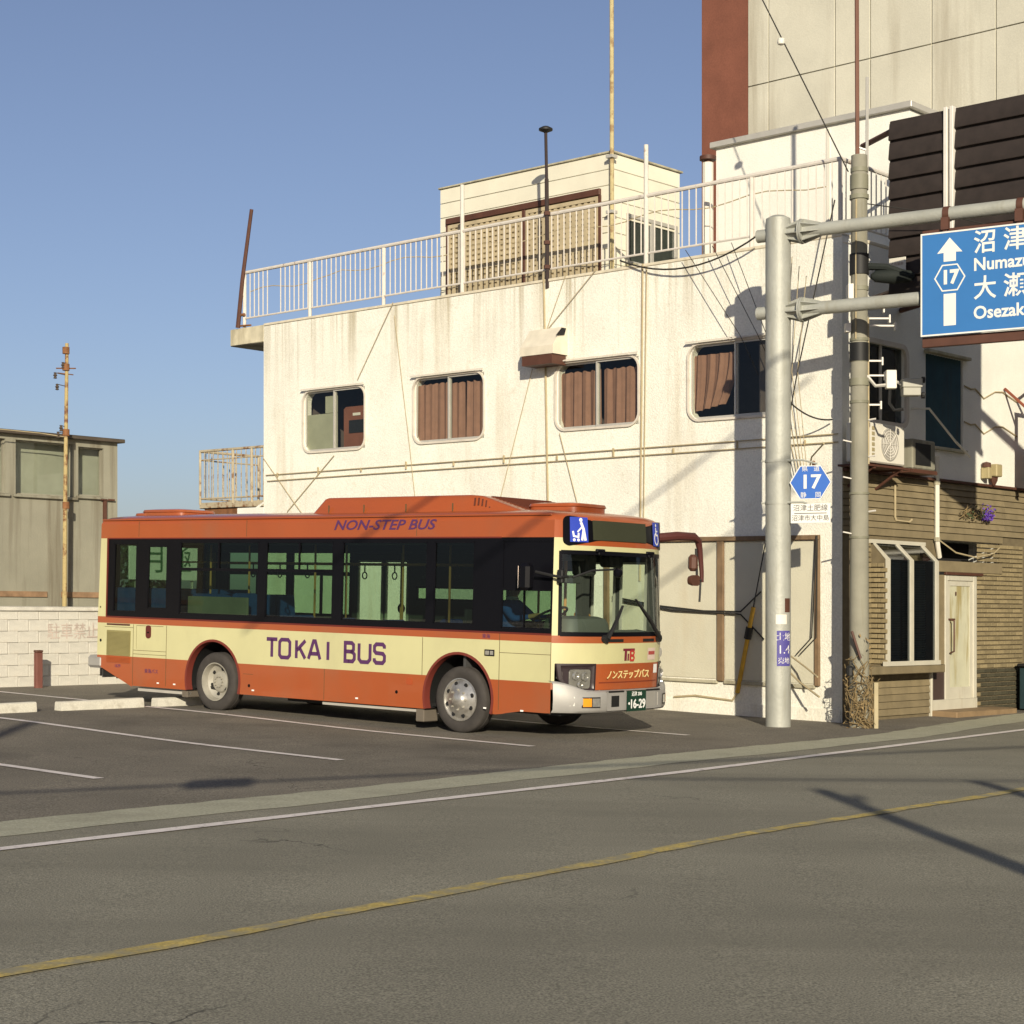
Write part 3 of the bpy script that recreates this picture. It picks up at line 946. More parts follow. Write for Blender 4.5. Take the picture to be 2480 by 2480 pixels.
mb = MB(W); mb.tube([(.0, 13.87, 6.95), (.02, 13.75, 7.9), (.05, 13.50, 9.24)], [.045, .04, .036], 8); mb.build('shaft', BROWN, rp)
mb = MB(W); mb.tube([(.03, 13.88, 7.2), (.03, 13.70, 7.2)], .03, 6); mb.tube([(.03, 13.86, 6.99), (.03, 13.5, 6.97)], .02, 6); mb.build('clamp', RUST, rp)
an = thing('antenna_mast', W(.0, 5.65, 6.95), 'dark antenna mast with a flat disc cap clamped to the roof railing', 'antenna')
mb = MB(W); mb.tube([(.0, 5.64, 6.8), (.0, 5.66, 8.6)], .034, 8); mb.tube([(.0, 5.66, 8.6), (.0, 5.68, 9.38)], .026, 8); mb.build('mast', mat('near black mast', (.03, .018, .016), .6, .1), an)
mb = MB(W); mb.lathe([(0, .05), (.05, .045), (.115, .01), (.115, -.02), (.04, -.05), (.02, -.07)], (.0, 5.68, 9.42), 'z', 14); mb.build('disc', BLACK, an)
mb = MB(W)
for z in (7.15, 8.03, 7.55): mb.lathe([(.03, -.03), (.055, -.03), (.055, .03), (.03, .03)], (.0, 5.65, z), 'z', 8)
mb.build('clamp', BROWN, an)
tp = thing('tall_antenna_pole', W(.95, 5.02, 6.5), 'tall slim yellowish pole rising beside the roof shed far into the sky', 'pole')
mb = MB(W); mb.tube([(.93, 5.04, 6.5), (.93, 5.05, 12.8)], .036, 8); mb.build('shaft', mat('tan pole paint', (.45, .38, .2), .7, .12, 5, rust=.6, rs=6), tp)
mb = MB(W)
for z in (8.1, 9.02): mb.box(.86, 1.0, 4.98, 5.12, z, z + .05)
mb.build('clamp', ALU, tp)
mb = MB(W); mb.tube([(2.4, 3.95, 6.5), (2.4, 3.95, 9.0)], .03, 6)
tag(mb.build('thin_mast', BROWN), 'thin dark mast on the roof between the shed and the white roof block', 'mast')
fl = thing('flue_pipe', W(.5, 2.75, 6.5), 'white flue pipe with a dark cap beside the white roof block', 'pipe')
mb = MB(W); mb.tube([(.55, 2.78, 6.5), (.55, 2.78, 8.5)], .085, 10); mb.build('tube', PVC, fl)
mb = MB(W); mb.lathe([(0, .12), (.13, .10), (.13, .04), (.06, .03), (.06, -.02)], (.55, 2.78, 8.5), 'z', 12); mb.build('cap', BROWN, fl)

# ---------------------------------------------------------------- roof shed
sh = thing('roof_shed', W(1.9, 7.2, 6.5), 'cream clad shed with lattice shutters standing on the white roof', 'shed')
for j in range(10):
    z0 = 6.5 + .2635 * j
    if z0 + .26 > 8.58:
        mb = MB(W); mb.box(1.0, 1.03, 5.10, 9.19, z0 + .004, z0 + .2595, bev=.006); mb.build('panel', SHEDW, sh)
    else:
        for l0, l1 in ((5.10, 5.35), (8.98, 9.19)):
            mb = MB(W); mb.box(1.0, 1.03, l0, l1, z0 + .004, z0 + .2595, bev=.006); mb.build('panel', SHEDW, sh)
    mb = MB(W)
    if 7.35 < z0 + .13 < 8.2:
        mb.box(1.03, 1.36, 5.10, 5.13, z0 + .004, z0 + .2595, bev=.006); mb.box(2.74, 2.83, 5.10, 5.13, z0 + .004, z0 + .2595, bev=.006)
    else:
        mb.box(1.03, 2.83, 5.10, 5.13, z0 + .004, z0 + .2595, bev=.006)
    mb.build('panel', SHEDW, sh)
mb = MB(W)
mb.quad((1.035, 5.14, 6.5), (1.035, 9.19, 6.5), (1.035, 9.19, 9.1), (1.035, 5.14, 9.1)); mb.quad((2.83, 5.14, 6.5), (2.83, 9.19, 6.5), (2.83, 9.19, 9.1), (2.83, 5.14, 9.1))
mb.quad((1.035, 9.19, 6.5), (2.83, 9.19, 6.5), (2.83, 9.19, 9.1), (1.035, 9.19, 9.1)); mb.quad((1.035, 5.14, 6.5), (2.83, 5.14, 6.5), (2.83, 5.14, 7.35), (1.035, 5.14, 7.35))
mb.build('core', STAIN, sh)
mb = MB(W); mb.box(.97, 2.88, 5.06, 9.22, 9.135, 9.17, bev=.008); mb.build('roof', STAIN, sh)
mb = MB(W); mb.box(.94, 1.0, 5.33, 9.0, 8.46, 8.57, bev=.008); mb.build('head_beam', BROWN, sh)
mb = MB(W); mb.box(.95, 1.0, 7.03, 7.11, 6.6, 8.46, bev=.006); mb.box(.96, 1.0, 5.33, 5.37, 6.6, 8.46); mb.box(.96, 1.0, 8.96, 9.0, 6.6, 8.46); mb.build('post', BROWN, sh)
mb = MB(W); mb.box(.985, 1.0, 6.97, 7.03, 8.3, 8.46); mb.build('jamb', LATT, sh)
for l0, l1 in ((5.38, 7.02), (7.12, 8.95)):
    mb = MB(W)
    zz0, zz1 = 6.95, 8.42
    mb.box(.985, .995, l0, l1, 6.6, 7.05)
    n = int((l1 - l0) / .135)
    for k in range(n + 1):
        u = l0 + (l1 - l0) * k / n
        mb.box(.965, .985, u - .034, u + .034, zz0, zz1)
    nz = int((zz1 - zz0) / .09)
    for k in range(nz + 1):
        z = zz0 + (zz1 - zz0) * k / nz
        mb.box(.968, .982, l0, l1, z - .028, z + .028)
    tag(mb.build('lattice_shutter', LATT, sh), kind='stuff')
    mb = MB(W); mb.quad((.992, l0, 6.6), (.992, l1, 6.6), (.992, l1, 8.46), (.992, l0, 8.46)); mb.build('backing_sheet', mat('lattice backing', (.27, .21, .12), .9, .2, 3), sh)
    mb = MB(W); mb.ring([(.955, u, v) for u, v in ((l0 + .05, 7.0), (l1 - .05, 7.0), (l1 - .05, 8.38), (l0 + .05, 8.38))], [(.955, u, v) for u, v in ((l0, 6.95), (l1, 6.95), (l1, 8.44), (l0, 8.44))], (.03, 0, 0)); mb.build('shutter_frame', LATT, sh)
w = holder('window', sh)
mb = MB(W)
mb.ring([(u, 5.07, v) for u, v in ((1.42, 7.40), (2.68, 7.40), (2.68, 8.13), (1.42, 8.13))], [(u, 5.07, v) for u, v in ((1.36, 7.34), (2.74, 7.34), (2.74, 8.19), (1.36, 8.19))], (0, .06, 0))
mb.box(2.02, 2.08, 5.075, 5.12, 7.4, 8.13)
mb.build('frame', ALU, w)
mb = MB(W); mb.quad((1.4, 5.11, 7.4), (2.7, 5.11, 7.4), (2.7, 5.11, 8.15), (1.4, 5.11, 8.15)); mb.build('pane', PANED, w)
mb = MB(W); mb.quad((1.4, 5.13, 7.4), (2.7, 5.13, 7.4), (2.7, 5.13, 8.15), (1.4, 5.13, 8.15)); mb.build('blind', STAIN, w)
mb = MB(W); mb.box(1.3, 2.7, 4.9, 5.07, 6.6, 7.33, bev=.01); mb.build('planter_box', mat('olive box', (.34, .31, .2), .9, .15), sh)

# ---------------------------------------------------------------- white roof block and the tall building behind
rb = thing('roof_block', W(4, 2, 6.5), 'bright white block with a metal coping on the roof behind the railing', 'roof block')
mb = MB(W); mb.box(2.0, 6.5, .10, 3.70, 6.5, 9.16); mb.build('wall', STUCCO2, rb)
mb = MB(W); mb.box(1.92, 6.58, .02, 3.78, 9.16, 9.26, bev=.01); mb.build('coping', ALU, rb)
mb = MB(W); mb.box(1.985, 2.0, 1.5, 1.56, 6.6, 9.1); mb.build('downpipe', PVC, rb)
tb = thing('tall_building', W(12, 4, 0), 'tall cream building with a red brown corner strip rising behind the white roof', 'building')
mb = MB(W); mb.box(10.0, 20, 8.80, 10.05, -.5, 26); mb.build('corner_strip', REDB, tb)
joints = [8.80, 8.25, 6.57, 5.72, 4.3, 2.9, 1.2, -.6, -2.4, -4.2, -6]
mb = MB(W); mb.box(10.03, 20, -6.0, 8.80, -.5, 26); mb.build('core', STAIN, tb)
for a, b in zip(joints, joints[1:]):
    for z0, z1 in ((0, 6.4), (6.4, 9.6), (9.6, 12.95), (12.95, 16.3), (16.3, 19.6), (19.6, 22.9), (22.9, 26)):
        mb = MB(W); mb.box(10.0, 10.03, b + .012, a - .012, z0 + .01, z1 - .01, bev=.006); mb.build('panel', CREAMW, tb)

# ================================================================ shop front
sf = thing('shop', W(2.5, 0, 0), 'tan brick and board shop with a bay window and a pale green door', 'shop')
mb = MB(W)
sheet(mb, .0, 9, -.4, 3.58, [(2.62, 4.62, 2.36, 2.69), (2.43, 3.84, -.3, 2.20)], lambda u, v, w: (u, -.0 + w, v), .03)
mb.build('backing_wall', MORTAR, sf)


def board(r0, r1, z0, h, name='board', th=.035):
    mb = MB(W)
    mb.prism([(r0, -.002, z0), (r0, -th, z0 + .004), (r0, -th + .004, z0 + h * .25), (r0, -.012, z0 + h - .006), (r0, -.002, z0 + h - .004)], (r1 - r0 - .004, 0, 0))
    return mb.build(name, TAN, sf)


for k in range(8):
    z0 = 2.80 + .097 * k
    cuts = [.0, 2.2 + .35 * (k % 3), 4.75, 7.0, 9]
    for a, b in zip(cuts, cuts[1:]): board(a, b, z0, .097)
mb = MB(W); mb.box(-.0, 9, -.075, .0, 3.578, 3.62, bev=.006); mb.build('cap_flashing', BROWN, sf)
mb = MB(W); mb.box(.0, 4.68, -.028, .0, 2.69, 2.795, bev=.004); mb.build('fascia', TAN, sf)
for k in range(5): board(.2, 2.39, .05 + .104 * k, .104, th=.03)
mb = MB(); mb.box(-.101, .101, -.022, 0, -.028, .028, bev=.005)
brk_shade = mb.mesh('brick', BRICK_SHADE)
mb = MB(); mb.box(-.101, .101, -.022, 0, -.028, .028, bev=.005)
brk = mb.mesh('brick', BRICK)
mb = MB(); mb.box(-.05, .05, -.022, 0, -.028, .028, bev=.005)
half = mb.mesh('brick', BRICK)


def bricks(r0, r1, z0, z1, dark=0):
    c = 0
    z = z0 + .036
    while z < z1 - .02:
        r = r0
        if c % 2: inst('brick', half, W(r + .05, -.001, z), sf, RZ); r += .106
        while r + .208 <= r1 + .01:
            inst('brick', brk_shade if z < dark else brk, W(r + .104, -.001 + random.uniform(-.003, .001), z), sf, RZ); r += .2165
        if r + .1 <= r1 + .01: inst('brick', half, W(r + .05, -.001, z), sf, RZ)
        c += 1
        z += .0735


bricks(.42, .82, .82, 2.58)
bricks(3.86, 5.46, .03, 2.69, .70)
side_brk = [(l, z) for z in [.86 + .0735 * k for k in range(20)] for l in ((-.06, -.172) if int(round((z - .86) / .0735)) % 2 else (-.02, -.115, -.225))]
mb = MB(); mb.box(-.0525, .0525, -.022, 0, -.028, .028, bev=.005); brc = mb.mesh('brick', BRICK)
for l, z in side_brk: inst('brick', brc, W(.757, l, z), sf, RZ - math.pi / 2)
bricks(2.20, 2.42, .82, 2.30)
mb = MB(W); mb.add([(.77, -.27, .8), (.77, -.27, 2.34), (.77, 0, 2.62), (.77, 0, .8)], [(0, 1, 2, 3)]); mb.build('side_cheek', MORTAR, sf)
# bay window
bay = holder('bay_window', sf)
mb = MB(W)
mb.box(.18, 2.36, -.30, 0, .68, .80, bev=.01)
mb.build('sill_box', TAN, bay)
mb = MB(W)
n = 8
for k in range(6): mb.box(.22 + .075 * k, .285 + .075 * k, -.02, 0, .82, .96, bev=.004)
mb.build('soldier_brick', BRICK, bay)
zt, zb, lf = 2.34, .82, -.27
mb = MB(W)
for r0, r1 in ((.76, .80), (1.375, 1.45), (2.10, 2.17)):
    mb.box(r0, r1, lf - .03, lf + .03, zb, zt)
    mb.prism([(r0, lf - .03, zt), (r0, lf + .03, zt), (r0, .0, 2.60), (r0, -.03, 2.60)], (r1 - r0, 0, 0))
mb.box(.70, 2.22, lf - .035, lf + .035, zb - .02, zb + .045)
mb.box(.70, 2.22, -.05, .0, 2.575, 2.63)
mb.build('frame', CREAMF, bay)
for r0, r1 in ((.80, 1.375), (1.45, 2.10)):
    mb = MB(W); mb.quad((r0, lf, zb), (r1, lf, zb), (r1, lf, zt), (r0, lf, zt)); mb.build('pane', PANED, bay)
    mb = MB(W); mb.quad((r0, lf, zt), (r1, lf, zt), (r1, -.01, 2.59), (r0, -.01, 2.59)); mb.build('pane', PANED, bay)
    mb = MB(W)
    for k in range(40):
        z = zb + .05 + .036 * k
        mb.quad((r0, -.10, z), (r1, -.10, z), (r1, -.12, z + .030), (r0, -.12, z + .030))
    tag(mb.build('venetian_blind', VEN, bay), kind='stuff')
mb = MB(W)
for r0 in (.78, 2.13): mb.add([(r0, lf, zb), (r0, lf, zt), (r0, 0, 2.60), (r0, 0, zb)], [(0, 1, 2, 3)])
mb.quad((.8, -.05, zb), (2.1, -.05, zb), (2.1, -.05, 2.4), (.8, -.05, 2.4))
mb.build('inner_box', DARK, bay)
# entry
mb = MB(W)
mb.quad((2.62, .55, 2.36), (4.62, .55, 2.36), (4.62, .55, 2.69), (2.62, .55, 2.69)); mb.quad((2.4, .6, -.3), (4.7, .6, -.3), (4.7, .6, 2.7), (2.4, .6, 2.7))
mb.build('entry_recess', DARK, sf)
mb = MB(W); mb.box(2.55, 4.64, -.04, .02, 2.20, 2.37, bev=.006); mb.build('door_lintel', TAN, sf)
mb = MB(W); mb.box(2.84, 4.0, -.05, -.0, 2.155, 2.20, bev=.006); mb.build('drip_strip', BROWN, sf)
dr = holder('door', sf)
mb = MB(W)
mb.box(2.86, 2.94, -.02, .05, .12, 2.155, bev=.006); mb.box(3.74, 3.84, -.02, .05, .12, 2.155, bev=.006); mb.box(2.94, 3.74, -.02, .05, 2.07, 2.155, bev=.006); mb.box(2.43, 3.84, -.03, .05, .03, .24, bev=.006); mb.box(2.40, 2.445, -.045, .05, -.02, .72, bev=.006)
mb.build('frame', CREAMF, dr)
mb = MB(W)
mb.ring([(u, .0, v) for u, v in ((3.03, .42), (3.66, .42), (3.66, 1.99), (3.03, 1.99))], [(u, .0, v) for u, v in ((2.94, .24), (3.74, .24), (3.74, 2.07), (2.94, 2.07))], (0, .035, 0))
mb.build('leaf', CREAMF, dr)
mb = MB(W); mb.box(3.02, 3.67, .012, .028, .41, 2.0); mb.build('leaf_panel', mat('pale green stained panel', (.50, .49, .36), .5, .08, 3, dirt=1, dcol=(.30, .235, .08), dsc=(6, 6, .7), dlo=.5, dhi=.62, damt=.8), dr)
mb = MB(W); mb.tube([(3.0, -.02, 1.47), (3.0, -.09, 1.45), (3.0, -.09, .98), (3.0, -.02, .95)], .014, 6); mb.box(2.98, 3.16, -.02, 0, 1.46, 1.485); mb.build('handle', BROWN, dr)
mb = MB(W); mb.box(3.2, 3.23, -.004, 0.0, 1.84, 1.90); mb.build('peep_hole', BROWN, dr)
mb = MB(W); mb.box(2.445, 2.86, .0, .02, .24, .72); mb.build('kick_panel', mat('dark brown kick panel', (.06, .04, .035), .4, .1), sf)
mb = MB(W); mb.box(2.445, 2.86, .0, .02, .72, 2.155); mb.build('side_panel', TAN, sf)
mb = MB(W); mb.box(2.42, 4.32, -.46, .0, -.25, .085, bev=.012); mb.build('step', mat('brown tiled step', (.24, .165, .09), .8, .15, 6), sf)
bn = thing('dark_bin', W(5.3, -.5, 0), 'dark teal bin standing beside the brick pier at the right edge', 'bin')
mb = MB(W); mb.box(5.02, 5.65, -.75, -.12, 0, .70, bev=.03); mb.build('body', mat('dark teal plastic', (.015, .035, .04), .6, .1), bn)
mb = MB(W); mb.box(4.99, 5.68, -.78, -.10, .70, .76, bev=.02); mb.build('lid', BLACK, bn)

dp = thing('downpipe', W(2.5, -.05, 2.6), 'white downpipe running over the tan boards above the bay window', 'pipe')
mb = MB(W); mb.tube([(2.52, -.07, 3.95), (2.52, -.07, 2.70), (2.56, -.06, 2.58), (2.66, -.03, 2.42)], .038, 8); mb.build('tube', PVC, dp)
mb = MB(W); mb.lathe([(.036, -.03), (.048, -.03), (.048, .03), (.036, .03)], (2.52, -.07, 2.69), 'z', 8); mb.lathe([(.036, -.03), (.05, -.03), (.05, .03), (.036, .03)], (2.52, -.07, 3.55), 'z', 8); mb.build('collar', STAIN, dp)
mb = MB(W); mb.tube([(1.35, -.045, 3.45), (1.35, -.045, 2.98), (1.38, -.045, 2.93), (1.75, -.045, 2.92), (1.82, -.05, 2.96)], .016, 6)
tag(mb.build('drain_hose', WIRET), 'tan drain hose bent along the siding boards under the air conditioner', 'hose')

ac = thing('air_conditioner', W(.5, -.3, 3.66), 'white outdoor air conditioner on a bracket above the tan siding', 'air conditioner')
mb = MB(W); mb.box(-.10, .92, -.46, -.12, 3.68, 4.24, bev=.02); mb.build('case', PVC, ac)
mb = MB(W)
for k in range(6): mb.box(.035, .085 + .02, -.466, -.46, 3.76 + .075 * k, 3.81 + .075 * k)
mb.build('side_vent', mat('tan vent', (.33, .28, .16), .7, .1), ac)
mb = MB(W); mb.lathe([(.235, 0), (.235, -.012), (.215, -.016), (.215, 0)], (.50, -.46, 3.96), 'y', 28); mb.lathe([(.0, -.002), (.215, -.002)], (.50, -.46, 3.96), 'y', 28)
mb.build('fan_ring', ALU, ac)
mb = MB(W)
for q in (.06, .10, .14, .18): mb.lathe([(q, -.014), (q + .008, -.018), (q + .012, -.014)], (.50, -.46, 3.96), 'y', 24)
for k in range(8): mb.tube([(.5, -.476, 3.96), (.5 + .22 * math.cos(k * math.pi / 4), -.476, 3.96 + .22 * math.sin(k * math.pi / 4))], .005, 4)
mb.build('grille', ALUW, ac)
mb = MB(W)
mb.box(-.15, 1.05, -.47, -.02, 3.625, 3.655)
for r in (.12, .85):
    mb.tube([(r, -.44, 3.63), (r, -.02, 3.36)], .022, 5); mb.box(r - .02, r + .02, -.46, -.02, 3.60, 3.63); mb.box(r - .12, r + .14, -.4, -.2, 3.655, 3.68)
mb.build('bracket', BROWN, ac)
a2 = thing('small_air_conditioner', W(1.5, -.2, 3.66), 'small dark grey condenser in the shade right of the white air conditioner', 'air conditioner')
mb = MB(W); mb.box(1.35, 2.0, -.34, -.06, 3.68, 4.12, bev=.02); mb.build('case', GREYC, a2)
mb = MB(W); mb.box(1.42, 1.85, -.348, -.34, 3.74, 4.06); mb.build('grille', BLACK, a2)
mb = MB(W); mb.box(1.3, 2.05, -.34, -.02, 3.625, 3.68); mb.build('bracket', BROWN, a2)
mb = MB(W); mb.tube([(1.85, -.02, 4.62), (1.85, -.32, 4.60), (2.45, -.42, 4.15), (2.9, -.42, 3.95)], .018, 6)
tag(mb.build('bracket_arm', PVC), 'slim white bracket arm sloping in front of the teal shutter', 'bracket')
LMPM = mat('tan lamp box', (.36, .30, .16), .6, .1)
for i, (r, z) in enumerate(((4.02, 3.86), (4.24, 3.84))):
    lp = thing('wall_lamp', W(r, -.1, z), ('small dark capped wall lamp above the siding near the right edge', 'small tan box lamp beside the dark capped lamp')[i], 'lamp')
    mb = MB(W)
    if i == 0: mb.box(r - .05, r + .05, -.16, -.02, z - .16, z + .02, bev=.01)
    else: mb.box(r - .09, r + .10, -.2, -.03, z - .10, z + .10, bev=.015)
    mb.build('body', LMPM, lp)
    mb = MB(W)
    if i == 0: mb.lathe([(0, .06), (.07, .04), (.07, -.03), (0, -.03)], (r, -.09, z + .05), 'z', 10)
    else: mb.lathe([(.02, -.14), (.06, -.06), (.07, 0)], (r, -.10, z - .10), 'z', 8)
    mb.build('cap', BROWN, lp)
for z in (4.56, 5.12):
    mb = MB(W); mb.tube([(3.46, -.012, z), (3.66, -.012, z - .03), (3.80, -.012, z - .01), (4.08, -.012, z - .14), (4.45, -.012, z + .0), (4.70, -.012, z + .02), (5.2, -.012, z - .1)], .012, 5)
    tag(mb.build('wall_cable', WIRET), ('lower' if z < 5 else 'upper') + ' zigzag cable on the lit white wall at the right edge', 'cable')
fr_ = thing('rusty_grating', W(5.2, -.3, 3.6), 'rusty red steel grating on the white wall at the right edge of the photo', 'frame')
mb = MB(W)
for r in (4.72, 5.35, 6.2): mb.box(r, r + .06, -.5, -.44, 3.62, 5.0)
for z in (5.0, 4.42, 3.75): mb.box(4.70, 6.3, -.5, -.45, z, z + .05)
mb.tube([(4.75, -.47, 5.25), (5.0, -.47, 5.02)], .03, 5); mb.tube([(4.75, -.47, 5.25), (5.6, -.02, 5.25)], .025, 5); mb.tube([(4.75, -.47, 4.8), (4.75, -.02, 5.2)], .025, 5)
mb.build('bars', mat('rusty red steel', (.22, .065, .035), .8, .25, 6), fr_)
mb = MB(W); mb.box(4.80, 5.34, -.49, -.46, 3.80, 4.42); mb.build('infill_panel', mat('maroon panel', (.13, .045, .03), .8, .15), fr_)
fb = thing('flower_bunch', W(3.9, -.1, 3.0), 'bunch of violet flowers and dry stems hanging on the siding by the right edge', 'flowers')
rnd = random.Random(4)
mb = MB(W)
for k in range(26):
    r0, z0 = 3.2 + rnd.random() * 1.0, 3.02 + rnd.random() * .1
    mb.tube([(r0, -.05, z0), (r0 + rnd.uniform(-.1, .1), -.10, z0 + rnd.uniform(.02, .12)), (r0 + rnd.uniform(-.15, .15), -.12, z0 + rnd.uniform(.0, .22))], .007, 4)
mb.build('stems', STRAW, fb)
for name, m, n, r0, r1 in (('petals', VIOLET, 120, 3.86, 4.16), ('leaves', LEAF, 60, 3.3, 4.2)):
    mb = MB(W)
    for k in range(n):
        p = Vector((rnd.uniform(r0, r1), rnd.uniform(-.16, -.05), 3.04 + abs(rnd.gauss(0, .09))))
        u = Vector((rnd.gauss(0, 1), rnd.gauss(0, 1), rnd.gauss(0, 1))).normalized() * .028
        v = u.cross(Vector((rnd.gauss(0, 1), rnd.gauss(0, 1), rnd.gauss(0, 1)))).normalized() * .018
        mb.add([p - u, p + v, p + u, p - v], [(0, 1, 2, 3)])
    tag(mb.build(name, m, fb), kind='stuff')
mb = MB(W); mb.tube([(2.6, -.06, 2.68), (3.0, -.12, 2.50), (3.6, -.14, 2.44), (4.2, -.12, 2.52), (4.5, -.06, 2.62)], .012, 5)
tag(mb.build('sagging_cable', WIRET), 'cable sagging across the dark recess above the shop door', 'cable')

# ================================================================ louvred billboard
lb = thing('louvre_billboard', W(.1, -.76, 6), 'dark brown louvred billboard in white frames projecting from the building corner', 'billboard')
sl = MB(); sl.prism([(0, 0, -.135), (.055, 0, -.10), (.065, 0, -.11), (.012, 0, .135), (0, 0, .135)], (0, -.84, 0))
panels = [(-.76, -1.60), (-1.78, -2.9), (-3.04, -4.2)]
for j in range(9):
    z = 6.07 + .272 * j
    for a, b in panels:
        mb = MB(W)
        mb.prism([(.02, a, z - .13), (-.022, a, z - .122), (-.028, a, z - .110), (.004, a, z + .112), (.02, a, z + .112)], (0, b - a, 0))
        mb.build('slat', SLAT, lb)
mb = MB(W)
for l in (-1.62, -1.71, -2.91, -2.98, -4.22): mb.box(-.05, .05, l - .055, l, 5.95, 8.42, bev=.006)
mb.build('mullion', ALUW, lb)
mb = MB(W); mb.box(.03, .05, -.76, -4.2, 5.93, 8.4); mb.build('backing_sheet', SLAT, lb)
mb = MB(W)
mb.box(.05, .12, -.74, -4.25, 5.9, 6.0); mb.box(.05, .12, -.74, -4.25, 8.3, 8.4); mb.box(.05, .12, -.74, -.80, 5.9, 8.4)
for z in (6.05, 8.3): mb.tube([(.1, -.8, z), (.6, .05, z)], .04, 6); mb.tube([(.1, -2.6, z), (1.6, .05, z)], .04, 6)
mb.build('support_frame', BROWN, lb)
mb = MB(W); mb.box(-.075, -.06, -.80, -1.06, 6.28, 6.47, bev=.004); lbl = mb.build('label_plate', PVC, lb)
text('lettering', '広告募集', .05, W(-.077, -.93, 6.38), -LD, (0, 0, 1), MUTED, lb)

# ================================================================ sign gantry
PX, PY = 3.735, 23.68
AX = Vector((.848, -.53, 0)).normalized()
AN = Vector((-AX.y, AX.x, 0))                          # away from the viewer
pz = gz(PX, PY)
BASE = Vector((PX, PY, pz))


def GA(q, s, z):                                        # along the arm, across it, height
    return BASE + AX * q + AN * s + Vector((0, 0, z))


gn = thing('sign_gantry', BASE, 'thick grey galvanised sign pole with two horizontal arms at the roadside', 'sign pole')
mb = MB(); mb.lathe([(.172, -.1), (.172, 6.86), (.165, 6.93), (.09, 6.97), (0, 6.98)], tuple(BASE), 'z', 36); mb.build('pole', GALV, gn)
for z, q1 in ((6.72, 6.2), (5.66, 1.98)):
    mb = MB(GA); mb.tube([(.5, 0, z), (q1, 0, z)], .09, 20); mb.lathe([(.09, 0), (.07, .02), (0, .025)], (q1, 0, z), 'x', 20)
    arm = mb.build('arm', GALV, gn)
    mb = MB(GA); mb.tube([(-.1, 0, z), (-.30, 0, z)], .088, 18); mb.lathe([(0, -.318), (.06, -.312), (.088, -.295)], (0, 0, z), 'x', 18); mb.build('arm_stub', GALV, gn)
    mb = MB(GA)
    mb.lathe([(.17, 0), (.17, .022), (.09, .022)], (.33, 0, z), 'x', 24); mb.lathe([(.09, 0), (.17, 0)], (.33, 0, z), 'x', 24)
    mb.lathe([(.165, .028), (.165, .048), (.09, .048)], (.33, 0, z), 'x', 24); mb.lathe([(.09, .028), (.165, .028)], (.33, 0, z), 'x', 24)
    mb.tube([(.12, 0, z), (.52, 0, z)], .09, 18)
    mb.build('flange', GALV, arm)
    mb = MB(GA)
    for k in range(8):
        a = k * math.pi / 4 + .2
        c_, s_ = math.cos(a), math.sin(a)
        t_ = (-s_ * .006, c_ * .006)
        for q0, q2 in ((.10, .33), (.62, .38)):
            mb.prism([(q0, .085 * c_ - t_[0], z + .085 * s_ - t_[1]), (q2, .085 * c_ - t_[0], z + .085 * s_ - t_[1]), (q2, .165 * c_ - t_[0], z + .165 * s_ - t_[1]), (q0, .095 * c_ - t_[0], z + .095 * s_ - t_[1])], (0, 2 * t_[0], 2 * t_[1]))
    mb.build('gusset', GALV, arm)
mb = MB(GA)
for z in (3.05, 3.62): mb.lathe([(.172, -.02), (.18, -.02), (.18, .02), (.172, .02)], (0, 0, z), 'z', 28)
for z in (3.05, 3.62):
    for a in (-2.6, -.3): mb.tube([(.18 * math.cos(a), .18 * math.sin(a), z), (.23 * math.cos(a), .23 * math.sin(a), z)], .014, 6)
mb.build('band_clamp', GALV, gn)


def curved(q, ht, z, a0, a1, rad, name, m, parent):     # sticker wrapped on the pole
    mb = MB(); mb.lathe([(rad, 0), (rad, ht)], (BASE.x, BASE.y, BASE.z + z), 'z', 8, a0=a0, a1=a1)
    return mb.build(name, m, parent)


PA = math.atan2(-PY, -PX)
curved(0, .48, .83, PA - .10, PA + 1.12, .174, 'wrapped_notice', PURP, gn)
curved(0, .13, 1.40, PA - .18, PA + .72, .174, 'white_sticker', PVC, gn)
curved(0, .19, 1.56, PA + .55, PA + 1.12, .174, 'brown_sticker', BROWN, gn)


def polefn(z0, ang0, rad=.1755):
    def f(x, y, h):
        a = ang0 + x / rad
        return Vector((BASE.x + rad * math.cos(a), BASE.y + rad * math.sin(a), BASE.z + z0 + y))
    return f


for body, z0, sz in (('土地', 1.22, .12), ('1.4', 1.05, .16), ('売地', .90, .09)):
    text('lettering', body, sz, (0, 0, 0), (1, 0, 0), (0, 1, 0), SIGNW, gn, fn=polefn(z0, PA + .50), ext=0)

bs_ = thing('direction_sign', GA(3.4, -.13, 5.1), 'blue road direction sign with a white arrow and place names on the gantry arm', 'road sign')
SX0, SZ0, SWD, SHT = 2.04, 5.135, 2.85, 1.335
FS_ = -.135                                              # face offset towards the viewer


def SG(u, v, h):
    return GA(SX0 + u, FS_ - h, SZ0 + v)


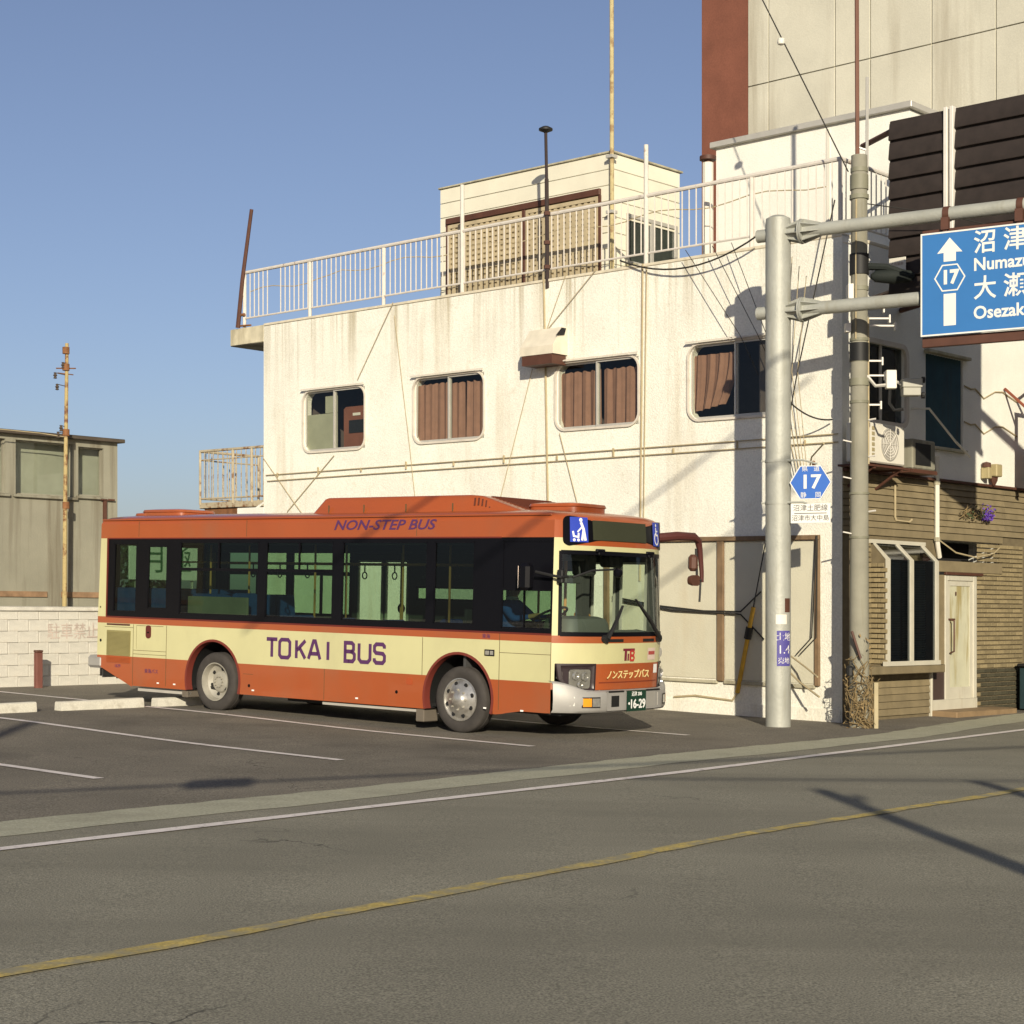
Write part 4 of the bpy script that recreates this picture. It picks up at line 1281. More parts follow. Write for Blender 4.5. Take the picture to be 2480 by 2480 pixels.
mb = MB(SG); mb.box(0, SWD, 0, SHT, -.035, 0, bev=.004); mb.build('panel', SIGNB, bs_)
mb = MB(SG)
mb.ring([(u, v, .0015) for u, v in ((.022, .022), (SWD - .022, .022), (SWD - .022, SHT - .022), (.022, SHT - .022))], [(u, v, .0015) for u, v in ((.002, .002), (SWD - .002, .002), (SWD - .002, SHT - .002), (.002, SHT - .002))], (0, 0, .002))
mb.build('border', SIGNW, bs_)
mb = MB(SG)
uc = .385
mb.prism([(uc - .08, .945, .001), (uc + .08, .945, .001), (uc + .08, .96 + .10, .001), (uc + .165, 1.055, .001), (uc, 1.25, .001), (uc - .165, 1.055, .001), (uc - .08, 1.06, .001)], (0, 0, .002))
mb.prism([(uc - .08, .12, .001), (uc + .08, .12, .001), (uc + .08, .53, .001), (uc - .08, .53, .001)], (0, 0, .002))
mb.build('arrow', SIGNW, bs_)
mb = MB(SG)
hx = lambda R_: [(uc + R_ * math.cos(k * math.pi / 3), .735 + R_ * .97 * math.sin(k * math.pi / 3), .001) for k in range(6)]
mb.ring(hx(.185), hx(.205), (0, 0, .002)); mb.build('route_hexagon', SIGNW, bs_)
SXD, SZD = AX, Vector((0, 0, 1))
for body, u, v, sz, bo, xs in (('17', uc, .735, .24, .011, .95), ('沼', .84, 1.13, .315, .004, .95), ('津', 1.22, 1.13, .315, .004, .95), ('大', .84, .545, .315, .004, .95), ('瀬', 1.22, .545, .315, .004, .95), ('崎', 1.60, .545, .315, .004, .95)):
    text('lettering', body, sz, SG(u, v, .002), SXD, SZD, SIGNW, bs_, bold=bo, xs=xs)
for body, v in (('Numazu', .86), ('Osezaki', .245)):
    text('lettering', body, .225, SG(.69, v, .002), SXD, SZD, SIGNW, bs_, align='LEFT', bold=.005, xs=.95)
mb = MB(GA)
for q in (2.35, 3.3, 4.4):
    mb.box(q - .03, q + .03, -.10, -.06, 5.2, 6.66); mb.lathe([(.083, -.04), (.1, -.04), (.1, .04), (.083, .04)], (q, 0, 6.72), 'x', 16); mb.box(q - .05, q + .05, -.12, -.05, 6.50, 6.66)
mb.build('hanger', BROWN, bs_)
mb = MB(SG); mb.box(.0, SWD, -.13, .0, -.14, -.06, bev=.006); mb.box(.0, SWD, SHT, SHT + .05, -.14, -.06, bev=.006); mb.build('back_rail', BROWN, bs_)

hs = thing('route_marker', GA(.5, -.1, 3.0), 'blue hexagonal route 17 marker with a white place plate on the sign pole', 'road sign')
HC = Vector((4.13, 23.42, EYE + 219.6 / 3272 * 23.42))
hxd = Vector((.93, -.37, 0)).normalized(); hn = Vector((-hxd.y, hxd.x, 0))


def HX(u, v, h): return HC + hxd * u + Vector((0, 0, v)) - hn * h


mb = MB(HX); mb.prism([(.285 * math.cos(k * math.pi / 3), .262 * math.sin(k * math.pi / 3), -.015) for k in range(6)], (0, 0, .015)); mb.build('plate', HEXB, hs)
mb = MB(HX); mb.ring([(.27 * math.cos(k * math.pi / 3), .25 * math.sin(k * math.pi / 3), .001) for k in range(6)], [(.285 * math.cos(k * math.pi / 3), .262 * math.sin(k * math.pi / 3), .001) for k in range(6)], (0, 0, .001)); mb.build('border', SIGNW, hs)
text('lettering', '17', .26, HX(0, 0, .002), hxd, SZD, SIGNW, hs, bold=.006, xs=1.1)
for b_, u, v in (('県', -.075, .18), ('道', .085, .18), ('静', -.095, -.175), ('岡', .105, -.175)):
    text('lettering', b_, .085, HX(u, v, .002), hxd, SZD, SIGNW, hs)
mb = MB(HX); mb.box(-.27, .27, -.55, -.285, -.012, 0, bev=.003); mb.build('name_plate', SIGNW, hs)
BLK = mat('black print', (.05, .05, .05), .6, 0)
text('lettering', '沼津土肥線', .095, HX(0, -.35, .001), hxd, SZD, BLK, hs)
text('lettering', '沼津市大中島', .085, HX(0, -.485, .001), hxd, SZD, BLK, hs)
mb = MB(HX); mb.box(-.22, .22, -.422, -.412, 0, .0015); mb.build('rule_line', BLK, hs)
mb = MB()
for z in (3.05, 3.62): mb.tube([BASE + Vector((.1, -.14, z)), HC + Vector((-.1, .03, z - HC.z + BASE.z)), HC + Vector((.1, .03, z - HC.z + BASE.z - .05))], .016, 6)
mb.build('bracket', GALV, hs)

# ================================================================ concrete utility pole
UP = Vector((4.85, 23.72, gz(4.85, 23.72)))


def UT(x, y, z): return UP + Vector((x, y, z))


up = thing('utility_pole', UP, 'concrete utility pole wrapped with bands and wires at the corner of the white building', 'utility pole')
mb = MB(); mb.lathe([(.135, -.1), (.108, 7.82), (0, 7.83)], tuple(UP), 'z', 28); mb.build('shaft', CONC, up)
mb = MB(UT)
for z, r_, h in ((7.45, .125, .10), (7.25, .13, .03), (5.30, .13, .02), (5.05, .128, .05), (4.72, .135, .05), (4.45, .13, .02), (7.62, .118, .03), (6.0, .125, .03), (3.2, .138, .015), (2.6, .138, .015)):
    mb.lathe([(.1, -h), (r_, -h), (r_, h), (.1, h)], (0, 0, z), 'z', 20)
mb.build('band', mat('grey green band', (.2, .195, .14), .6, .15), up)
mb = MB(UT)
for z, h in ((6.33, .14), (5.13, .125)): mb.lathe([(.1, -h), (.132, -h), (.132, h), (.1, h)], (0, 0, z), 'z', 20)
mb.build('black_sleeve', BLACK, up)
mb = MB(UT)
for z, x1 in ((5.72, .34), (5.58, .42), (5.48, .5), (5.00, .32), (4.80, .36), (4.40, .3)): mb.box(.08, x1, -.03, .01, z, z + .022); mb.box(x1 - .02, x1, -.05, .03, z - .05, z + .06)
for z in (3.9, 3.4, 2.65, 6.6): mb.tube([(-.12, -.05, z), (-.24, -.1, z + .02)], .012, 5); mb.tube([(.12, -.05, z + .3), (.2, -.12, z + .31)], .012, 5)
mb.box(-.17, -.1, -.12, .05, 5.85, 6.05); mb.box(-.2, -.13, -.1, .04, 5.40, 5.52)
mb.build('step_bracket', ALUW, up)
mb = MB(UT)
mb.tube([(.10, -.02, 6.3), (.35, -.08, 6.28), (.62, -.1, 6.18)], .05, 8); mb.lathe([(.03, -.30), (.08, -.24), (.105, .0), (.08, .24), (.03, .30)], (.45, -.05, 6.16), 'x', 12)
mb.build('splice_case', mat('dark green case', (.010, .014, .012), .8, .1), up)
mb = MB(UT); mb.tube([(-.09, -.02, 7.6), (-.10, -.02, 3.0), (-.115, -.02, .2)], .014, 6); mb.tube([(.115, -.03, 5.6), (.12, -.03, 3.6)], .016, 6); mb.tube([(-.06, -.10, 7.2), (-.07, -.11, 5.3)], .012, 5)
mb.build('riser_cable', WIRET, up)
mb = MB(UT); mb.tube([(-.02, .02, 7.8), (-.03, .02, 10.4)], .030, 8); mb.build('top_rod', mat('brown rod', (.16, .075, .05), .6, .15), up)
mb = MB(UT); mb.tube([(.11, .02, 7.55), (.115, .02, 8.9)], .022, 6); mb.tube([(.10, .02, 7.9), (-.03, .02, 7.95)], .015, 5); mb.build('side_rod', ALU, up)
cm = thing('street_camera', UT(.5, -.1, 4.7), 'grey street camera box with a white junction box on the utility pole', 'camera')
mb = MB(UT); mb.box(.34, .48, -.16, -.04, 4.62, 4.87, bev=.008); mb.build('junction_box', PVC, cm)
mb = MB(UT); mb.box(.56, .80, -.2, -.02, 4.52, 4.63, bev=.008); mb.box(.55, .82, -.21, -.01, 4.63, 4.75, bev=.008); mb.build('housing', mat('camera grey', (.33, .32, .27), .5, .1), cm)
mb = MB(UT); mb.lathe([(.0, .03), (.045, .02), (.045, -.02), (0, -.03)], (.85, -.1, 4.74), 'x', 10); mb.lathe([(.0, .03), (.045, .02), (.045, -.02), (0, -.03)], (.85, -.1, 4.53), 'x', 10); mb.build('lens', BLACK, cm)
mb = MB(UT); mb.tube([(.1, -.05, 4.80), (.2, -.1, 4.66), (.34, -.1, 4.67)], .025, 6); mb.tube([(.48, -.1, 4.72), (.56, -.1, 4.68)], .02, 6); mb.build('bracket', ALU, cm)
mb = MB(UT); mb.tube([(.40, -.1, 4.60), (.39, -.1, 4.42), (.46, -.1, 4.33), (.58, -.1, 4.34)], .022, 6); mb.build('conduit', BLACK, cm)

dv = thing('dried_vine', UT(-.1, -.2, 0), 'tangle of dry straw coloured vine at the foot of the utility pole', 'plant')
rnd = random.Random(11)
mb = MB(UT)
for k in range(30):
    a = rnd.uniform(-2.6, -.3)
    p = [(.13 * math.cos(a) + rnd.uniform(-.05, .05), .13 * math.sin(a) - .02, rnd.uniform(0, .12))]
    for j in range(7):
        a += rnd.uniform(-.9, .9)
        rr = .16 + rnd.uniform(0, .07)
        p.append((rr * math.cos(a), rr * math.sin(a) - .01, p[-1][2] + rnd.uniform(-.08, .22)))
        if p[-1][2] > 1.0: break
    mb.tube(p, rnd.uniform(.004, .009), 4)
mb.build('stems', STRAW, dv)
mb = MB(UT)
for k in range(110):
    a = rnd.uniform(-2.8, -.2); rr = .17 + rnd.uniform(0, .10)
    p = Vector((rr * math.cos(a), rr * math.sin(a), abs(rnd.gauss(.35, .28))))
    u = Vector((rnd.gauss(0, 1), rnd.gauss(0, 1), rnd.gauss(0, 1))).normalized() * .032
    v = u.cross(Vector((rnd.gauss(0, 1), rnd.gauss(0, 1), rnd.gauss(0, 1)))).normalized() * .014
    mb.add([p - u, p + v, p + u, p - v], [(0, 1, 2, 3)])
tag(mb.build('leaves', mat('dry leaf', (.24, .17, .08), .9, .3, 9), dv), kind='stuff')
mb = MB(UT); mb.tube([(-.02, -.2, .95), (-.14, -.2, 1.32)], .02, 5); mb.build('stalk', BROWN, dv)
mb = MB(UT); mb.box(.17, .23, -.16, -.10, -.05, .62, bev=.006)
tag(mb.build('wooden_stake', mat('pale stake', (.40, .34, .21), .8, .15)), 'pale square stake standing right of the utility pole foot', 'stake')
bt = thing('grey_bottle', UT(-.1, -.14, .75), 'small dark canister tied to the utility pole above the vine', 'canister')
mb = MB(UT); mb.lathe([(0, 0), (.055, 0), (.055, .10), (.03, .13), (0, .13)], (-.15, -.12, .72), 'z', 10); mb.build('body', BLACK, bt)

gg = thing('guy_wire', W(-.35, 1.6, .1), 'stay wire in a yellow guard leaning against the white wall behind the gantry pole', 'guy wire')
mb = MB(W); mb.tube([(-.03, 1.80, .34), (-.10, 1.46, 1.62)], .034, 8); mb.build('guard', YEL, gg)
mb = MB(W); mb.tube([(-.075, 1.585, 1.15), (-.084, 1.54, 1.32)], .055, 8); mb.build('collar', BLACK, gg)
mb = MB(W); mb.tube([(-.10, 1.46, 1.62), (-.30, .55, 5.0), (-.5, -.2, 7.3)], .010, 5); mb.build('wire', WIRE, gg)
mb = MB(W); mb.tube([(-.03, 1.80, .34), (-.02, 1.9, .22), (-.02, 2.6, .26), (-.02, 3.0, .22)], .016, 5); mb.build('ground_cable', WIRET, gg)


def cable(label, pts, rad=.010, m=None, fr=W, name='wall_cable'):
    mb = MB(fr); mb.tube(pts, rad, 5)
    return tag(mb.build(name, m or WIRET), label, 'cable')


def sag(a, b, s, n=12):
    return [tuple(a[k] + (b[k] - a[k]) * t / n - (s * 4 * (t / n) * (1 - t / n) if k == 2 else 0) for k in range(3)) for t in range(n + 1)]


cable('upper of two parallel cables running along the white wall below the windows', sag((-.03, 12.96, 4.01), (-.03, .05, 4.10), .0, 20), .009)
cable('lower of two parallel cables running along the white wall below the windows', sag((-.03, 12.92, 3.895), (-.03, .05, 3.985), .0, 20), .009)
mb = MB(W)
for k in range(11): mb.box(-.04, -.01, .6 + 1.2 * k, .62 + 1.2 * k, 3.97 + .006 * k * 0, 4.10 if k % 2 else 4.04)
tag(mb.build('cable_clips', WIRET), 'row of cable clips on the white wall under the windows', 'clips', kind='stuff')
cable('tan pipe running down the white wall below the antenna mast', [(-.03, 5.70, 6.95), (-.03, 5.66, 5.6), (-.03, 5.58, 2.0)], .018, name='wall_pipe')
cable('tan pipe running down the white wall right of the third window', [(-.03, 3.61, 6.95), (-.03, 3.63, 5.0), (-.03, 3.67, 2.0)], .015, name='wall_pipe')
cable('thin cable beside the pipe right of the third window', [(-.03, 3.53, 6.9), (-.03, 3.56, 5.0), (-.03, 3.60, 2.4)], .009)
cable('thin cable slanting from the roof edge to the first window of the white wall', [(-.04, 9.33, 6.96), (-.03, 10.3, 5.65)], .007)
cable('thin cable slanting down from the roof edge between the first two windows', [(-.04, 9.30, 6.72), (-.03, 8.9, 4.3), (-.03, 8.75, 3.3)], .007)
cable('cable slanting from the vent hood up to the roof edge', [(-.04, 5.60, 6.12), (-.04, 4.55, 6.98)], .007)
cable('cable fanning from the vent hood to the railing', [(-.04, 5.62, 6.12), (-.04, 5.2, 6.98)], .006)
cable('cable slanting down left of the third window to the bus roof', [(-.03, 5.95, 5.5), (-.03, 6.75, 3.2)], .007)
cable('cable running down below the third window', [(-.03, 5.35, 4.4), (-.03, 4.95, 3.2)], .007)
cable('cable looping from under the roof edge to the gantry pole', sag((-.05, 4.05, 7.05), (-.3, 1.2, 7.05), .30), .014, WIRE)
cable('twisted cable below the first window', [(-.03, 10.95, 4.3), (-.03, 12.3, 3.3), (-.03, 12.5, 2.9)], .008)
cable('cable dropping from the balcony corner along the white wall', [(-.02, 13.05, 4.35), (-.03, 12.1, 3.45), (-.03, 11.6, 3.0)], .008)
for i, (l0, l1) in enumerate(((2.6, 1.55), (2.1, 1.25), (1.75, 1.1))):
    cable(('left', 'middle', 'right')[i] + ' of three wires slanting down across the wall behind the gantry pole', [(-.25, l0, 7.0), (-.3, l1, 5.6), (-.35, l1 - .35, 5.0)], .006, WIRE)
for i in range(5):
    cable(('first', 'second', 'third', 'fourth', 'fifth')[i] + ' drop wire from the left in the bundle between the two poles', [(-.5, .75 - .12 * i, 6.9 - .15 * i), (-.3, .95 - .10 * i, 5.0), (-.2, .62 - .04 * i, 3.55)], .006, WIRET)
cable('thick drop wire bundle running from the utility pole to a wall bracket', [(-.7, -.15, 3.9), (-.4, .25, 3.75), (-.05, .55, 3.45)], .012, WIRET)
cable('wire sagging between the gantry pole and the wall above the route marker', sag((-.9, .35, 4.55), (-.1, .1, 4.3), .1), .012, WIRE)
cable('upper cord running from the wall panel down to the foot of the utility pole', [(-.06, 1.05, 1.05), (-.3, .45, .80), (-.55, .05, .66)], .013, WIRET, name='ground_cord')
cable('lower cord running from the wall panel down to the foot of the utility pole', [(-.06, 1.1, .88), (-.3, .5, .55), (-.55, .02, .38)], .015, WIRET, name='ground_cord')
cable('slack cable crossing the wall behind the front mirror of the bus', [(-.06, 4.2, 1.75), (-.06, 3.3, 1.62), (-.06, 2.4, 1.55), (-.06, 1.72, 1.55), (-.06, 1.35, 1.85)], .012, WIRE)
cable('second slack cable below the one behind the front mirror of the bus', [(-.06, 4.2, 1.70), (-.06, 3.0, 1.55), (-.06, 1.72, 1.51), (-.06, 1.3, 1.15)], .012, WIRE)
mb = MB(W); mb.tube([(-.08, .55, 3.4), (-.16, .52, 3.5), (-.10, .4, 3.62), (-.2, .35, 3.7)], .03, 6); mb.box(-.12, 0, .42, .6, 3.32, 3.42)
tag(mb.build('wall_bracket', RUST), 'rusty wall bracket holding wires just above the route marker', 'bracket')
mb = MB(W); mb.tube([(-.06, .38, 2.66), (-.06, .40, 1.2), (-.08, .66, .95)], .010, 5); mb.tube([(-.08, .38, 2.66), (-.08, .46, 1.2), (-.08, .72, .95)], .010, 5)
tag(mb.build('hanging_cord', WIRE), 'double cord hanging down along the right stile of the wall panel', 'cord')
cable('stay wire with a porcelain knob running up from the top of the utility pole', [(-.35, -.32, 7.7), (-.2, .6, 9.3), (0, 1.6, 11.0), (.2, 2.6, 12.8)], .010, WIRE, name='stay_wire')
mb = MB(W); mb.lathe([(0, -.06), (.05, -.04), (.06, 0), (.05, .04), (0, .06)], (-.16, .93, 9.82), 'z', 10)
tag(mb.build('wire_knob', PVC), 'white porcelain knob on the stay wire against the tall cream building', 'insulator')
cable('wire crossing in front of the louvred billboard to the utility pole', [(-.5, -.6, 7.2), (-.3, -1.8, 6.9), (.2, -3.8, 6.2)], .008, WIRE, name='overhead_wire')

nb_ = thing('added_near_building', W(8, -13.5, 0), 'plain grey unseen building added on the near side of the road to cut skylight', 'building')  # unseen block, added to cut the skylight reaching the front wall
mb = MB(W); mb.box(-6, 24, -23, -13.5, -.5, 11.0); mb.build('wall', GREYC, nb_)
mb = MB(W); mb.box(-6.3, 24.3, -23.3, -13.2, 11.0, 11.25, bev=.02); mb.build('roof', STAIN, nb_)
for k in range(9):
    for z in (1.0, 4.3, 7.6):
        mb = MB(W); mb.box(-4.6 + 3.2 * k, -2.8 + 3.2 * k, -13.5, -13.44, z, z + 1.6, bev=.01); w = mb.build('window', ALU, nb_)
        mb = MB(W); mb.quad((-4.5 + 3.2 * k, -13.435, z + .08), (-2.9 + 3.2 * k, -13.435, z + .08), (-2.9 + 3.2 * k, -13.435, z + 1.52), (-4.5 + 3.2 * k, -13.435, z + 1.52)); mb.build('pane', DARK, w)

# ================================================================ things beside and behind the photographer that cast shadows into view
def offpole(name, x, y, h, label, arms=()):
    b = Vector((x, y, gz(x, y)))
    t = thing(name, b, label, 'pole')
    mb = MB(); mb.lathe([(.13, -.1), (.10, h), (0, h + .01)], tuple(b), 'z', 14); mb.build('shaft', CONC, t)
    if arms:
        mb = MB()
        for z, x0, x1, r_ in arms: mb.tube([b + Vector((x0, 0, z)), b + Vector((x1, 0, z))], r_, 8)
        mb.build('crossarm', BROWN, t)
    return t


offpole('utility_pole', -4.62, -.3, 7.1, 'concrete utility pole behind the photographer on the near side of the road')
TS = Vector((-SUN_AZ.x, -SUN_AZ.y, 0)) / math.tan(SUN_EL)
for i, (foot, tip, h) in enumerate((((4.30, 1.9), (2.85, 15.7), 4.4), ((6.0, 2.0), (4.53, 16.7), 4.6))):  # unseen posts, leaned so their shadows end at set points on the road
    f_ = Vector((foot[0], foot[1], gz(*foot)))
    tp_ = Vector((tip[0], tip[1], gz(*tip))) - TS * h + Vector((0, 0, h))
    t = thing('shadow_post', f_, ('unseen timber pole with a short arm, its lean shaped for the road shadow', 'second unseen timber pole, its lean shaped for the road shadow')[i], 'post')
    mb = MB(); mb.tube([f_ - (tp_ - f_) * .03, tp_], [.12, .09], 10); mb.build('shaft', TIMBER, t)
    if i == 0:
        mb = MB(); mb.tube([tp_ + (f_ - tp_) * .08, tp_ + (f_ - tp_) * .05 + Vector((.12, .0, -.0)), tp_ + (f_ - tp_) * .03 + Vector((.26, .02, 0))], [.07, .06, .03], 8); mb.build('arm', TIMBER, t)


def shadow_pt(r, h): return r - Vector((-SUN_AZ.x, -SUN_AZ.y, -math.tan(SUN_EL))) * (h / math.tan(SUN_EL))


p0 = Vector((-4.6, 14.5, 0)); p1 = Vector((.6, 17.4, 0))
h0 = 4.0
sh_ = Vector((SUN_AZ.x, SUN_AZ.y, 0)) * (h0 / math.tan(SUN_EL)) + Vector((0, 0, h0))
d = (p1 - p0)
oc = thing('overhead_cable', p0 + sh_, 'overhead telephone cable with a splice case behind the photographer', 'cable')
mb = MB(); mb.tube([p0 + sh_ - d * 3, p0 + sh_, p1 + sh_, p1 + sh_ + d * 3], .028, 6); mb.build('cable', WIRE, oc)
mb = MB(); mb.tube([p0 + sh_ + d * .345, p0 + sh_ + d * .44], .12, 10); mb.build('splice_case', BLACK, oc)
def at_wall(l, z, tau): return W(0, l, z) + to_sun * tau


for i, (la, za, lb_, zb_, ta) in enumerate(((9.0, .2, 2.2, 4.0, 20.0), (6.6, .1, 1.6, 2.9, 20.5))):  # unseen cables added sunward of the wall to lay soft shadow bands on it
    A_, B_ = at_wall(la, za, ta + 2.5), at_wall(lb_, zb_, ta - 4.0)
    cable(('higher', 'lower')[i] + ' of two unseen cables added high above the lot to cast shadow bands', [A_ + (A_ - B_) * .5, A_, B_, B_ + (B_ - A_) * .25], .027, WIRE, X, 'overhead_cable')
cable('second overhead cable behind the photographer', [Vector((1.2, 16.4, 0)) + sh_, Vector((6.0, 16.6, 0)) + sh_ * 1.0, Vector((12, 16.9, 0)) + sh_], .022, WIRE, X, 'overhead_cable')

# ================================================================ bus
TH = math.radians(38.5)
fx = Vector((math.cos(TH), -math.sin(TH), -SLOPE * math.cos(TH) - .0085)).normalized()
ly = Vector((SLOPE, 0, 1)).cross(fx).normalized()
uz = fx.cross(ly).normalized()
BM = Matrix((fx, ly, uz)).transposed().to_4x4()
B0 = Vector((-.597, 21.71, gz(-.597, 21.71)))
BM.translation = B0
BM = BM @ Matrix.Diagonal((1, .952, 1, 1))
bus = thing('bus', B0, 'orange and cream city bus with dark tinted windows parked across the lot', 'bus', local=True)
bus.matrix_world = BM
ORG = mat('orange bus paint', (.335, .076, .020), .34, .05, 1.2, spec=.5, coat=.4, bump=.12, bs=2.2, dirt=1, dcol=(.22, .10, .05), dsc=(1.2, 1.2, .7), dlo=.48, dhi=.75, damt=.4)
CRM = mat('cream bus paint', (.535, .51, .275), .36, .05, 1.2, spec=.5, coat=.35, bump=.12, bs=2.2, dirt=1, dcol=(.36, .33, .19), dsc=(1.2, 1.2, .7), dlo=.48, dhi=.75, damt=.4)
SILV = mat('silver bumper', (.33, .32, .30), .5, .08, 4, metal=.2)
BFR = mat('black window band', (.005, .005, .007), .3, .05, spec=.12)
BGL = glass('tinted bus glass', (.36, .50, .36), .02, 1.0)
BGL2 = glass('dark tinted bus glass', (.30, .40, .33), .02, 1.0)
WSG = glass('windscreen glass', (.80, .88, .80), .02, 1.0)
TYRE = mat('tyre rubber', (.045, .040, .036), .85, .2, 7)
RIMW = mat('dull steel rim', (.36, .34, .285), .45, .12, 8, metal=.25)
RIMC = mat('chrome wheel cover', (.52, .50, .455), .3, .15, 8, metal=.7, dirt=1, dcol=(.2, .17, .13), dsc=(9, 9, 9), dlo=.45, dhi=.7, damt=.6)
INT = mat('bus lining', (.30, .30, .27), .7, .05)
INTD = mat('bus dark lining', (.05, .05, .05), .8, .05)
SEAT = mat('blue bus seat', (.012, .055, .26), .85, .12, 12)
RAILO = mat('orange hand rail', (.45, .22, .07), .4, .05)
GREYB = mat('grey dashboard', (.10, .105, .095), .6, .08)
INK = mat('dark violet print', (.085, .028, .10), .5, .03)
SEAM = mat('panel gap', (.10, .07, .03), .9, 0)
LAMP = mat('clear lamp', (.42, .41, .38), .14, .2, 14, metal=.6)
AMBER = mat('amber lamp', (.75, .28, .02), .25, .1)
BLUEP = mat('blue pictogram board', (.03, .06, .42), .5, .05)
WHITEP = mat('white print', (.8, .8, .77), .5, 0)
YELP = mat('pale yellow print', (.75, .62, .28), .5, 0)
LED = mat('led matrix', (.035, .038, .020), .6, .1, 60)
OLIVE = mat('olive radiator grille', (.25, .22, .09), .6, .1)
WID = 2.40


def ys(z): return .010 * max(0, z - 1.3)


def fxp(y, z):                                          # front face
    A = .34 + .05 * math.sin(min(1, max(0, (z - .3) / 1.1)) * math.pi / 2) - (.10 * max(0, z - 1.25))
    u = abs(1 - y / 1.2)
    return 1.45 + A * (1 - u ** 3.4)


def rxp(y, z):                                          # rear face
    u = abs(1 - y / 1.2)
    return -7.10 - (.16 - .055 * max(0, z - .7)) * (1 - u ** 6) + .03 * max(0, z - 1.2) - .09 * max(0, .9 - z) * 0


AX_F, AX_R = 0.0, -4.53
ARCH, AZ = .565, .44


def zbot(x):
    z = .272 if x < .62 else .272 + .06 * sst(.6, 1.0, x)
    if x < -6.28: z = .255 + (-6.28 - x) * .36
    for a in (AX_F, AX_R):
        d = abs(x - a)
        if d < ARCH: z = max(z, AZ + math.sqrt(ARCH * ARCH - d * d))
    return z


def side_panel(y_of, name):
    xs = {-7.10, -6.90, -6.28, 1.45, 1.0, .8, .62}
    for a in (AX_F, AX_R):
        for k in range(33): xs.add(round(a + ARCH * math.sin(math.pi * (k / 32 - .5)), 4))
    for k in range(24): xs.add(round(-7.1 + 8.55 * k / 23, 4))
    xs = sorted(x for x in xs if -7.1 <= x <= 1.45)
    rows = [(0, .70, 0), (.70, 1.185, 1), (1.185, 1.28, 0)]
    mb = MB()
    for a, b in zip(xs, xs[1:]):
        if b - a < 1e-4: continue
        e = 1e-5
        za, zb = zbot(a + e), zbot(b - e)
        for z0, z1, m in rows:
            p0, p1 = max(z0, za), max(z0, zb)
            if p0 >= z1 and p1 >= z1: continue
            p0, p1 = min(p0, z1), min(p1, z1)
            mb.quad((a, y_of(p0), p0), (b, y_of(p1), p1), (b, y_of(z1), z1), (a, y_of(z1), z1), m)
    mb.quad((-7.10, y_of(1.28), 1.28), (-6.90, y_of(1.28), 1.28), (-6.90, y_of(2.45), 2.45), (-7.07, y_of(2.45), 2.45), 1)
    for z0, z1 in ((2.45, 2.58), (2.58, 2.66)):
        mb.quad((-7.07, y_of(z0), z0), (1.45, y_of(z0), z0), (1.45, y_of(z1), z1), (-7.07, y_of(z1), z1), 0)
    return mb.build(name, [ORG, CRM], bus, merge=True)


side_panel(lambda z: ys(z), 'side_panel')
side_panel(lambda z: WID - ys(z), 'side_panel')
# front skin
fy = [0, .03, .07, .13, .2, .3, .42, .49, .56, .72, .9, 1.05, 1.2, 1.35, 1.5, 1.68, 1.84, 1.91, 1.98, 2.1, 2.2, 2.27, 2.33, 2.37, 2.4]


def yy(y, z): return ys(z) + y / WID * (WID - 2 * ys(z))


mb = MB()
for z0, z1, m in ((.62, .70, 0), (.70, .93, 0), (.93, 1.18, 1), (1.18, 1.27, 0), (2.29, 2.36, 1), (2.36, 2.45, 2), (2.45, 2.58, 0), (2.58, 2.66, 0)):
    for a, b in zip(fy, fy[1:]):
        mm = 0 if m == 0 else 1
        if m == 2: mm = 1 if (b < .30 or a > 2.1) else 0
        if .60 < z0 < .92 and ((b <= .491 and a >= .029) or (a >= 1.909 and b <= 2.371)): continue
        if m == 0 and .60 < z0 < .92 and (b <= .13 or a >= 2.27): mm = 1 if z0 >= .69 else 0
        mb.quad((fxp(a, z0), yy(a, z0), z0), (fxp(b, z0), yy(b, z0), z0), (fxp(b, z1), yy(b, z1), z1), (fxp(a, z1), yy(a, z1), z1), mm)
for z0, z1 in ((1.27, 1.6), (1.6, 1.95), (1.95, 2.29)):
    for a, b in ((0, .03), (.03, .07), (2.33, 2.37), (2.37, 2.4)):
        mb.quad((fxp(a, z0), yy(a, z0), z0), (fxp(b, z0), yy(b, z0), z0), (fxp(b, z1), yy(b, z1), z1), (fxp(a, z1), yy(a, z1), z1), 1)
mb.build('front_panel', [ORG, CRM], bus, merge=True)
# rear skin
mb = MB()
for z0, z1, m in ((.52, .70, 0), (.70, 1.185, 1), (1.185, 1.28, 0), (1.28, 1.55, 1), (2.40, 2.45, 1), (2.45, 2.66, 0)):
    for a, b in zip(fy, fy[1:]):
        mb.quad((rxp(a, z0), yy(a, z0), z0), (rxp(b, z0), yy(b, z0), z0), (rxp(b, z1), yy(b, z1), z1), (rxp(a, z1), yy(a, z1), z1), m)
for a, b in zip(fy, fy[1:]):
    if b <= .31 or a >= 2.09: mb.quad((rxp(a, 1.55), yy(a, 1.55), 1.55), (rxp(b, 1.55), yy(b, 1.55), 1.55), (rxp(b, 2.4), yy(b, 2.4), 2.4), (rxp(a, 2.4), yy(a, 2.4), 2.4), 1)
mb.build('rear_panel', [ORG, CRM], bus, merge=True)
